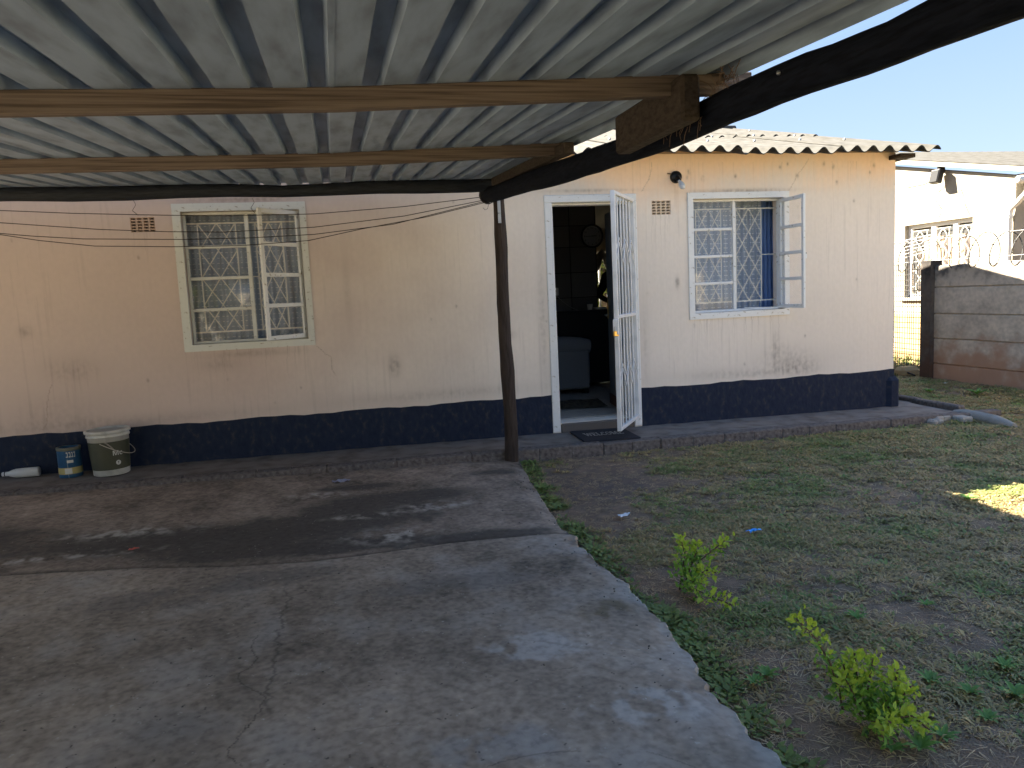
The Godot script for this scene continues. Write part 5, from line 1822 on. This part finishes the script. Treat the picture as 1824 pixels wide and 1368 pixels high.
	part("mat", mm, mat(Color(0.022, 0.024, 0.033), 0.95, {"tex": M.sofa.albedo_texture, "scale": 9.0}), dmn)
	var wt := TextMesh.new()
	wt.text = "WELCOME"
	wt.font_size = 32
	wt.pixel_size = 0.0023
	wt.depth = 0.002
	var fnt := SystemFont.new()
	fnt.font_names = PackedStringArray(["Droid Serif"])
	wt.font = fnt
	var wn := part("lettering", wt, mat(Color(0.34, 0.325, 0.30), 0.9), dmn)
	wn.transform = Transform3D(Basis(Vector3.RIGHT, -PI / 2) * Basis.from_scale(Vector3(0.95, 2.3, 1.0)), Vector3.ZERO)
	wn.position = Vector3(0.0, 0.0145, -0.02)
	# wall lamp
	var wl := thing("wall_lamp", "round black lamp holder with white bulb between door and right window", "lamp", Vector3(3.205, 2.445, 0.0))
	var T := Transform3D(Basis(Vector3.RIGHT, PI / 2), Vector3.ZERO)
	var bp := MB.new(true)
	bp.lathe([Vector2(0.058, 0.0), Vector2(0.056, 0.02), Vector2(0.045, 0.034), Vector2(0.0, 0.036)], 28, T)
	part("base_plate", bp, mat(grey(0.012), 0.35), wl)
	var hdir := Vector3(0.12, -0.75, 0.65).normalized()
	var hold := MB.new(true)
	hold.tube([Vector3(0, -0.005, 0.028), Vector3(0, -0.005, 0.028) + hdir * 0.05], [0.026, 0.022], 14)
	part("lamp_holder", hold, mat(grey(0.012), 0.35), wl)
	var bulb := MB.new(true)
	var bb := Basis(Vector3.UP.cross(hdir).normalized(), hdir, Vector3.UP.cross(hdir).normalized().cross(hdir).normalized())
	bulb.lathe([Vector2(0.013, 0.0), Vector2(0.015, 0.012), Vector2(0.024, 0.04), Vector2(0.029, 0.062), Vector2(0.027, 0.085), Vector2(0.016, 0.104), Vector2(0.0, 0.109)], 20, Transform3D(bb, Vector3(0, -0.005, 0.028) + hdir * 0.048))
	part("bulb", bulb, mat(Color(0.62, 0.66, 0.70), 0.15, {"back": grey(0.4)}), wl)
	var cn := MB.new(true)
	cn.tube([Vector3(-0.085, 0.035, 0.004), Vector3(-0.05, 0.028, 0.012), Vector3(-0.02, 0.015, 0.018)], 0.007, 6)
	part("conduit_stub", cn, M.pole_wood, wl)
	# wires strung below the carport roof
	var wires := [[[-4.6, 2.30], [-2.306, 2.185], [-1.831, 2.154], [-1.298, 2.13], [-0.782, 2.112], [-0.117, 2.112], [0.584, 2.154], [1.236, 2.213]],
		[[-4.6, 2.32], [-2.316, 2.098], [-1.989, 2.065], [-1.654, 2.032], [-1.192, 2.003], [-0.793, 1.99], [-0.125, 2.009], [0.579, 2.079], [1.252, 2.19]],
		[[-4.6, 2.34], [-2.324, 2.022], [-2.108, 1.996], [-1.775, 1.966], [-1.079, 1.942], [-0.592, 1.94], [-0.129, 1.953], [0.486, 2.015], [1.251, 2.18]],
		[[-4.6, 2.28], [-2.325, 2.014], [-2.067, 1.963], [-1.701, 1.911], [-1.139, 1.889], [-0.679, 1.883], [-0.175, 1.906], [0.242, 1.985], [0.758, 2.066], [1.251, 2.17]]]
	var wlab := ["topmost thin wire strung in front of the left wall below the carport roof", "second thin wire from the top in front of the left wall", "third thin wire from the top, nearly meeting the lowest at the left", "lowest sagging thin wire across the left window"]
	for k in 4:
		var m := MB.new(true)
		var pts := []
		for q in wires[k]: pts.append(Vector3(q[0], q[1], 0.60 + 0.01 * k))
		pts[-1].z = 0.66
		pts[0].z = 0.75
		m.tube(pts, 0.0030, 5)
		tag(part("wire", m, M.wire), wlab[k], "wire", "wires strung under the carport")
	var ew := MB.new(true)
	for k in 4:
		var loop := []
		for i in 15:
			var a := TAU * i / 14.0
			loop.append(Vector3(1.265 + 0.069 * cos(a), 2.228 + 0.069 * sin(a), 0.60 + 0.018 * k + 0.01 * sin(a * 2 + k)))
		ew.tube(loop, 0.002, 4, false)
	ew.tube([Vector3(1.27, 2.16, 0.62), Vector3(1.255, 2.12, 0.63), Vector3(1.235, 2.11, 0.63), Vector3(1.22, 2.13, 0.62)], 0.002, 4)
	tag(part("wire_binding", ew, M.wire), "twisted wire wound round the end of the dark rafter log", "wire")
	var tie := MB.new(true)
	for x in [-1.39, -0.56]:
		tie.tube([Vector3(x, sheet_y(x, 0.75) - 0.10, 0.70), Vector3(x + 0.01, sheet_y(x, 0.75) - 0.13, 0.69), Vector3(x - 0.02, sheet_y(x, 0.75) - 0.17, 0.68), Vector3(x, 2.13, 0.605)], 0.002, 4)
	tag(part("tie_wire", tie, M.wire), "short bent tie wires hanging from the carport eave pole", "wire")
	# litter
	crumple("paper_scrap", "bright blue scrap on the grass", Vector3(2.198, 0.03, 3.084), 0.075, Color(0.03, 0.33, 0.85), 1)
	crumple("plastic_scrap", "small white crumpled scrap on the bare soil beside the driveway", Vector3(1.645, 0.025, 2.516), 0.075, Color(0.62, 0.66, 0.74), 2)
	crumple("red_wrapper", "small pinkish red wrapper on the oily slab", Vector3(-1.202, drive_y(-1.2) + 0.008, 2.349), 0.05, Color(0.50, 0.12, 0.10), 3)
	crumple("cloth_scrap", "pale lilac rag lying on the dark slab near the wall", Vector3(-0.06, drive_y(0) + 0.004, 1.03), 0.11, Color(0.30, 0.30, 0.38), 4)
	crumple("white_scrap", "tiny white scrap at the foot of the precast wall", Vector3(7.55, 0.03, -1.45), 0.06, Color(0.7, 0.7, 0.7), 5)
	# pebbles and crumbs on the slab
	var pb := MB.new(true)
	var r := RandomNumberGenerator.new()
	r.seed = 77
	for i in 90:
		var z := r.randf_range(1.0, 5.6)
		var x := r.randf_range(-2.0, drive_edge(z) - 0.02)
		if r.randf() < 0.5: x = drive_edge(z) - absf(r.randfn()) * 0.09
		pb.box(Vector3.ZERO, Vector3(r.randf_range(0.004, 0.012), 0.006, r.randf_range(0.004, 0.010)), 0.002, Transform3D(Basis(Vector3.UP, r.randf() * TAU), Vector3(x, drive_y(x) + 0.011, z)))
	var po := part("pebbles", pb, mat(Color(0.16, 0.145, 0.13), 0.95))
	po.set_meta("kind", "stuff")
	tag(po, "scattered grit and pebbles on the concrete driveway", "pebbles")

func crumple(called: String, label: String, at: Vector3, size: float, c: Color, sd: int) -> void:
	var m := MB.new()
	var n := fbm(200 + sd, 1.0, 2)
	var N := 5
	var P := func(i: int, j: int) -> Vector3:
		var u := (i / float(N) - 0.5) * size
		var v := (j / float(N) - 0.5) * size * 0.55
		var k := 1.0 + 0.5 * n.get_noise_2d(i * 3.1, j * 2.3)
		return Vector3(u * k + v * 0.3, size * 0.16 * absf(n.get_noise_2d(i * 1.7 + 5, j * 1.9)) * 2.0, v * k - u * 0.25)
	for i in N:
		for j in N:
			m.quad(P.call(i, j + 1), P.call(i + 1, j + 1), P.call(i + 1, j), P.call(i, j))
	var o := part(called, m, mat(c, 0.6, {"both": true}))
	o.position = at
	tag(o, label, "litter")

# ---------------------------------------------------------------- grass and plants
func blade_clump(sd: int, n: int, len: float, wid: float, lift: float) -> ArrayMesh:
	var r := RandomNumberGenerator.new()
	r.seed = sd
	var m := MB.new()
	for i in n:
		var a := r.randf() * TAU
		var d := Vector3(cos(a), 0, sin(a))
		var s := Vector3(-d.z, 0, d.x) * wid * r.randf_range(0.6, 1.2)
		var b := d * r.randf_range(0.0, 0.018)
		var l := len * r.randf_range(0.5, 1.15)
		var el := r.randf_range(0.15, 1.0) * lift
		var p1 := b + d * l * 0.5 + Vector3(0, l * el * 0.75, 0)
		var p2 := b + d * l + Vector3(0, l * el * 0.55, 0)
		m.quad(b - s, b + s, p1 + s * 0.8, p1 - s * 0.8)
		m.tri(p1 - s * 0.8, p1 + s * 0.8, p2)
	return m.done()

func scatter(called: String, label: String, mesh: Mesh, list: Array) -> void:
	var mm := MultiMesh.new()
	mm.transform_format = MultiMesh.TRANSFORM_3D
	mm.use_colors = true
	mm.mesh = mesh
	mm.instance_count = list.size()
	for i in list.size():
		mm.set_instance_transform(i, list[i][0])
		mm.set_instance_color(i, list[i][1])
	var o := MultiMeshInstance3D.new()
	o.name = numbered(called, self)
	o.multimesh = mm
	o.material_override = M.blade
	o.set_meta("kind", "stuff")
	add_child(o, true)
	tag(o, label, "grass" if called == "grass" else "ground cover")

func on_lawn(x: float, z: float) -> bool:
	if z > 0.6 and x < drive_edge(z) + 0.015: return false
	if z <= 0.69 and x < 6.1 and z > -0.1: return false
	if z < 0.0 and x < 6.1: return false
	if x > 7.9 and z > -2.4: return false
	return true

func grass() -> void:
	var r := RandomNumberGenerator.new()
	r.seed = 303
	var green := []
	var straw := []
	var creep := []
	var tries := 0
	while tries < 150000:
		tries += 1
		# more tufts nearer the viewer's side of the lawn, where they show larger
		var x := 1.1 + pow(r.randf(), 1.25) * 7.0
		var z := -2.6 + pow(r.randf(), 0.8) * 9.0
		if not on_lawn(x, z): continue
		var g := grass_amount(x, z)
		var y := soil_y(x, z)
		var far := 1.0 + 0.10 * maxf(0.0, x - 2.0)
		var b := Basis(Vector3.UP, r.randf() * TAU).scaled(Vector3.ONE * far * r.randf_range(0.6, 1.25))
		var k := r.randf()
		var edge := x - drive_edge(z) < 0.14 and z > 0.6
		if k < g * 0.80:
			var c := Color(0.235, 0.225, 0.105).lerp(Color(0.400, 0.330, 0.180), r.randf())
			c = c.lerp(Color(0.150, 0.240, 0.075), clampf(n_mid.get_noise_2d(x * 0.8 + 30.0, z * 0.8) * 1.8, 0, 0.8))
			if r.randf() < 0.42: c = c.lerp(Color(0.32, 0.27, 0.16), r.randf_range(0.3, 0.9))
			c = c * r.randf_range(0.75, 1.25)
			if (edge or r.randf() < 0.12):
				creep.append([Transform3D(b.scaled(Vector3.ONE * (1.5 if edge else 1.2)), Vector3(x, y, z)), c.lerp(Color(0.12, 0.23, 0.06) * r.randf_range(0.7, 1.2), 0.75)])
			else:
				green.append([Transform3D(b, Vector3(x, y, z)), c])
		elif k > 0.58 and r.randf() < 0.40 + 0.6 * g:
			var c := Color(0.40, 0.32, 0.20).lerp(Color(0.55, 0.46, 0.32), r.randf()) * r.randf_range(0.6, 1.15)
			straw.append([Transform3D(b, Vector3(x, y + 0.002, z)), c])
	scatter("grass", "short patchy grass of the front lawn", blade_clump(1, 8, 0.042, 0.0042, 0.55), green)
	scatter("dry_grass", "dry straw lying between the green lawn patches", blade_clump(2, 4, 0.060, 0.0016, 0.22), straw)
	var lm := MB.new()
	var rr := RandomNumberGenerator.new()
	rr.seed = 8
	for i in 7:
		var a := rr.randf() * TAU
		var d := Vector3(cos(a), rr.randf_range(0.05, 0.5), sin(a)).normalized()
		var s := Vector3(-d.z, 0.1, d.x) * 0.0065
		var o := d * rr.randf_range(0.004, 0.016)
		var e := o + d * rr.randf_range(0.016, 0.026)
		lm.quad(o, o.lerp(e, 0.5) + s, e, o.lerp(e, 0.5) - s)
	scatter("creeping_weeds", "small leaved creeping weeds along the driveway edge", lm.done(), creep)
	# thin strip of green on the far side, lit
	var fg := []
	for i in 450:
		var x := r.randf_range(7.4, 9.6)
		var z := r.randf_range(-5.5, -2.5)
		fg.append([Transform3D(Basis(Vector3.UP, r.randf() * TAU).scaled(Vector3.ONE * r.randf_range(0.8, 2.2)), Vector3(x, 0, z)), Color(0.10, 0.13, 0.04) * r.randf_range(0.7, 1.3)])
	scatter("grass", "sunlit grass beyond the mesh fence", blade_clump(3, 9, 0.07, 0.004, 1.0), fg)

func leaf_mesh(l: float, w: float) -> ArrayMesh:
	var m := MB.new()
	var a := Vector3.ZERO
	var t := Vector3(0, -l * 0.12, l)
	var m1 := Vector3(0, l * 0.02, l * 0.35)
	var m2 := Vector3(0, 0, l * 0.7)
	for s in [-1.0, 1.0]:
		var p := Vector3(s * w * 0.9, w * 0.35, l * 0.32)
		var q := Vector3(s * w * 0.8, w * 0.28, l * 0.66)
		if s > 0:
			m.tri(a, m1, p); m.quad(m1, m2, q, p); m.tri(m2, t, q)
		else:
			m.tri(a, p, m1); m.quad(m1, p, q, m2); m.tri(m2, q, t)
	return m.done()

func shrub(label: String, root: Array, branches: Array, per: int, size: float, sd: int) -> void:
	var r := RandomNumberGenerator.new()
	r.seed = sd
	var s := thing("shrub", label, "shrub", root[0])
	var at: Vector3 = root[0]
	var stems := MB.new(true)
	var kinds := [leaf_mesh(size, size * 0.27), leaf_mesh(size * 0.8, size * 0.25), leaf_mesh(size * 1.15, size * 0.30)]
	var mats := [M.leaf_young, M.leaf_mid, M.leaf_old]
	var leaves := []
	for bi in branches.size():
		var br: Array = branches[bi]
		var start: Vector3 = root[bi % root.size()]
		var pts := [start - at]
		for p in br: pts.append(p - at)
		stems.tube(pts, 0.0035, 5)
		var cv := Curve3D.new()
		for p in pts: cv.add_point(p)
		var L := cv.get_baked_length()
		for i in per:
			var t := pow((i + 0.5) / per, 0.75)
			var p := cv.sample_baked(L * lerpf(0.18, 1.0, t))
			var d := (cv.sample_baked(minf(L, L * t + 0.02)) - cv.sample_baked(maxf(0.0, L * t - 0.02))).normalized()
			var ang := i * 2.4 + r.randf_range(-0.5, 0.5)
			var side := d.cross(Vector3(0.3, 1, 0.2)).normalized().rotated(d, ang)
			var out := (side * r.randf_range(0.6, 1.0) + d * r.randf_range(0.2, 0.7) + Vector3(0, 0.35, 0)).normalized()
			var b := Basis.looking_at(-out, (Vector3.UP + side.rotated(d, 1.5) * 0.5).normalized()) * Basis(Vector3.BACK, r.randf_range(-0.6, 0.6))
			var spread := r.randf_range(0.0, 0.05) * (1.0 - t * 0.7)
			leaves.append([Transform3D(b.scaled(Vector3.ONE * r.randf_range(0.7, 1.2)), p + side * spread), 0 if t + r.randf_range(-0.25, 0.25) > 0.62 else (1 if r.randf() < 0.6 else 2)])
	part("stem", stems, M.twig, s)
	# the smallest leaves, past what can be told apart
	for kind in 2:
		var lm := MB.new()
		var src: Array = kinds[1].surface_get_arrays(0)
		var lv: PackedVector3Array = src[Mesh.ARRAY_VERTEX]
		for q in leaves:
			if (q[1] == 0) != (kind == 0): continue
			for e in 4:
				var xf: Transform3D = Transform3D(q[0].basis.rotated(Vector3(r.randfn(), r.randfn(), r.randfn()).normalized(), r.randf_range(0.6, 2.0)).scaled(Vector3.ONE * r.randf_range(0.55, 0.85)), q[0].origin + Vector3(r.randfn(), r.randfn() * 0.7, r.randfn()) * 0.015)
				for i in range(0, lv.size(), 3):
					lm.tri(xf * lv[i], xf * lv[i + 2], xf * lv[i + 1])
		var o2 := part("small_leaves", lm, M.leaf_young if kind == 0 else M.leaf_mid, s)
		o2.set_meta("kind", "stuff")
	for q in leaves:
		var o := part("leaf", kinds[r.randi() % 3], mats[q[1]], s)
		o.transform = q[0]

func V(a: Array) -> Array:
	var o := []
	for p in a: o.append(Vector3(p[0], p[1], p[2]))
	return o

func shrubs() -> void:
	shrub("larger yellow green shrub in the right foreground beside the driveway", V([[1.539, 0, 4.78], [1.56, 0, 4.84], [1.591, 0, 4.876], [1.60, 0, 4.93], [1.604, 0, 4.963]]),
		[V([[1.47, 0.116, 4.86], [1.464, 0.192, 4.82], [1.431, 0.264, 4.8], [1.369, 0.336, 4.78]]), V([[1.526, 0.108, 4.88], [1.53, 0.172, 4.86], [1.539, 0.224, 4.84]]), V([[1.541, 0.116, 4.9], [1.566, 0.167, 4.88], [1.594, 0.206, 4.86]]), V([[1.553, 0.094, 4.95], [1.612, 0.138, 4.93], [1.636, 0.19, 4.92]]), V([[1.556, 0.101, 4.97], [1.612, 0.131, 4.97], [1.639, 0.16, 4.97]]), V([[1.552, 0.085, 5.0], [1.604, 0.096, 5.02], [1.647, 0.055, 5.04]]), V([[1.52, 0.08, 5.02], [1.487, 0.124, 5.06], [1.48, 0.13, 5.08]]), V([[1.50, 0.10, 4.9], [1.49, 0.15, 4.87], [1.50, 0.19, 4.84]])], 34, 0.034, 61)
	shrub("smaller sparse yellow green shrub on bare soil near the blue scrap", V([[1.478, 0, 3.663], [1.49, 0, 3.67], [1.542, 0, 3.66]]),
		[V([[1.486, 0.087, 3.68], [1.511, 0.173, 3.66], [1.5, 0.249, 3.64]]), V([[1.529, 0.109, 3.68], [1.563, 0.17, 3.67], [1.564, 0.221, 3.66]]), V([[1.562, 0.139, 3.7], [1.645, 0.177, 3.68], [1.725, 0.215, 3.66]]), V([[1.527, 0.09, 3.74], [1.58, 0.117, 3.76], [1.606, 0.107, 3.78]]), V([[1.478, 0.066, 3.84], [1.505, 0.062, 3.92], [1.579, 0.035, 3.98]]), V([[1.494, 0.082, 3.78], [1.505, 0.089, 3.84]])], 26, 0.036, 62)
	# low rosettes and seedlings
	var proto := thing("weed", "low green rosette behind the foreground shrub", "weed", Vector3(2.017, 0.005, 4.21), "low green weeds in the lawn")
	var lf := leaf_mesh(0.055, 0.010)
	for i in 9:
		var a := TAU * i / 9.0 + 0.3 * sin(i * 5.0)
		var o := part("leaf", lf, M.weed, proto)
		o.transform = Transform3D(Basis(Vector3.UP, a) * Basis(Vector3.RIGHT, -0.5 - 0.25 * sin(i * 3.1)), Vector3(0, 0.004, 0))
	var spots := [[1.42, 4.52, 1.0, "rosette left of the foreground shrub near the slab edge"], [1.351, 4.556, 0.9, "rosette closest to the driveway edge left of the foreground shrub"], [1.93, 4.72, 1.0, "rosette just right of the foreground shrub tips"], [1.99, 4.83, 0.9, "rosette farther right of the foreground shrub"], [1.605, 5.055, 1.2, "broad rosette below the foreground shrub at the bottom of the view"], [1.919, 4.979, 0.9, "rosette right of the lowest shrub twigs"], [2.125, 4.882, 1.2, "rosette near the right edge of the view level with the shrub"], [1.709, 5.027, 1.0, "rosette touching the lower right tips of the foreground shrub"], [1.528, 5.032, 0.8, "small seedling under the foreground shrub"], [7.182, -0.564, 2.6, "dark green tuft on the grass before the precast wall"], [6.929, -1.017, 1.8, "small green tuft left of the tuft before the precast wall"], [2.246, 4.718, 1.0, "rosette at the right edge of the view above the others"], [2.381, 4.183, 0.8, "small rosette far right between the two shrubs"], [3.75, 2.95, 1.3, "bright tuft in the sunlit patch of grass"]]
	for q in spots:
		copy_of(proto, q[3], Transform3D(Basis(Vector3.UP, q[0] * 11.0).scaled(Vector3.ONE * q[2]), Vector3(q[0], soil_y(q[0], q[1]) + 0.003, q[1])))
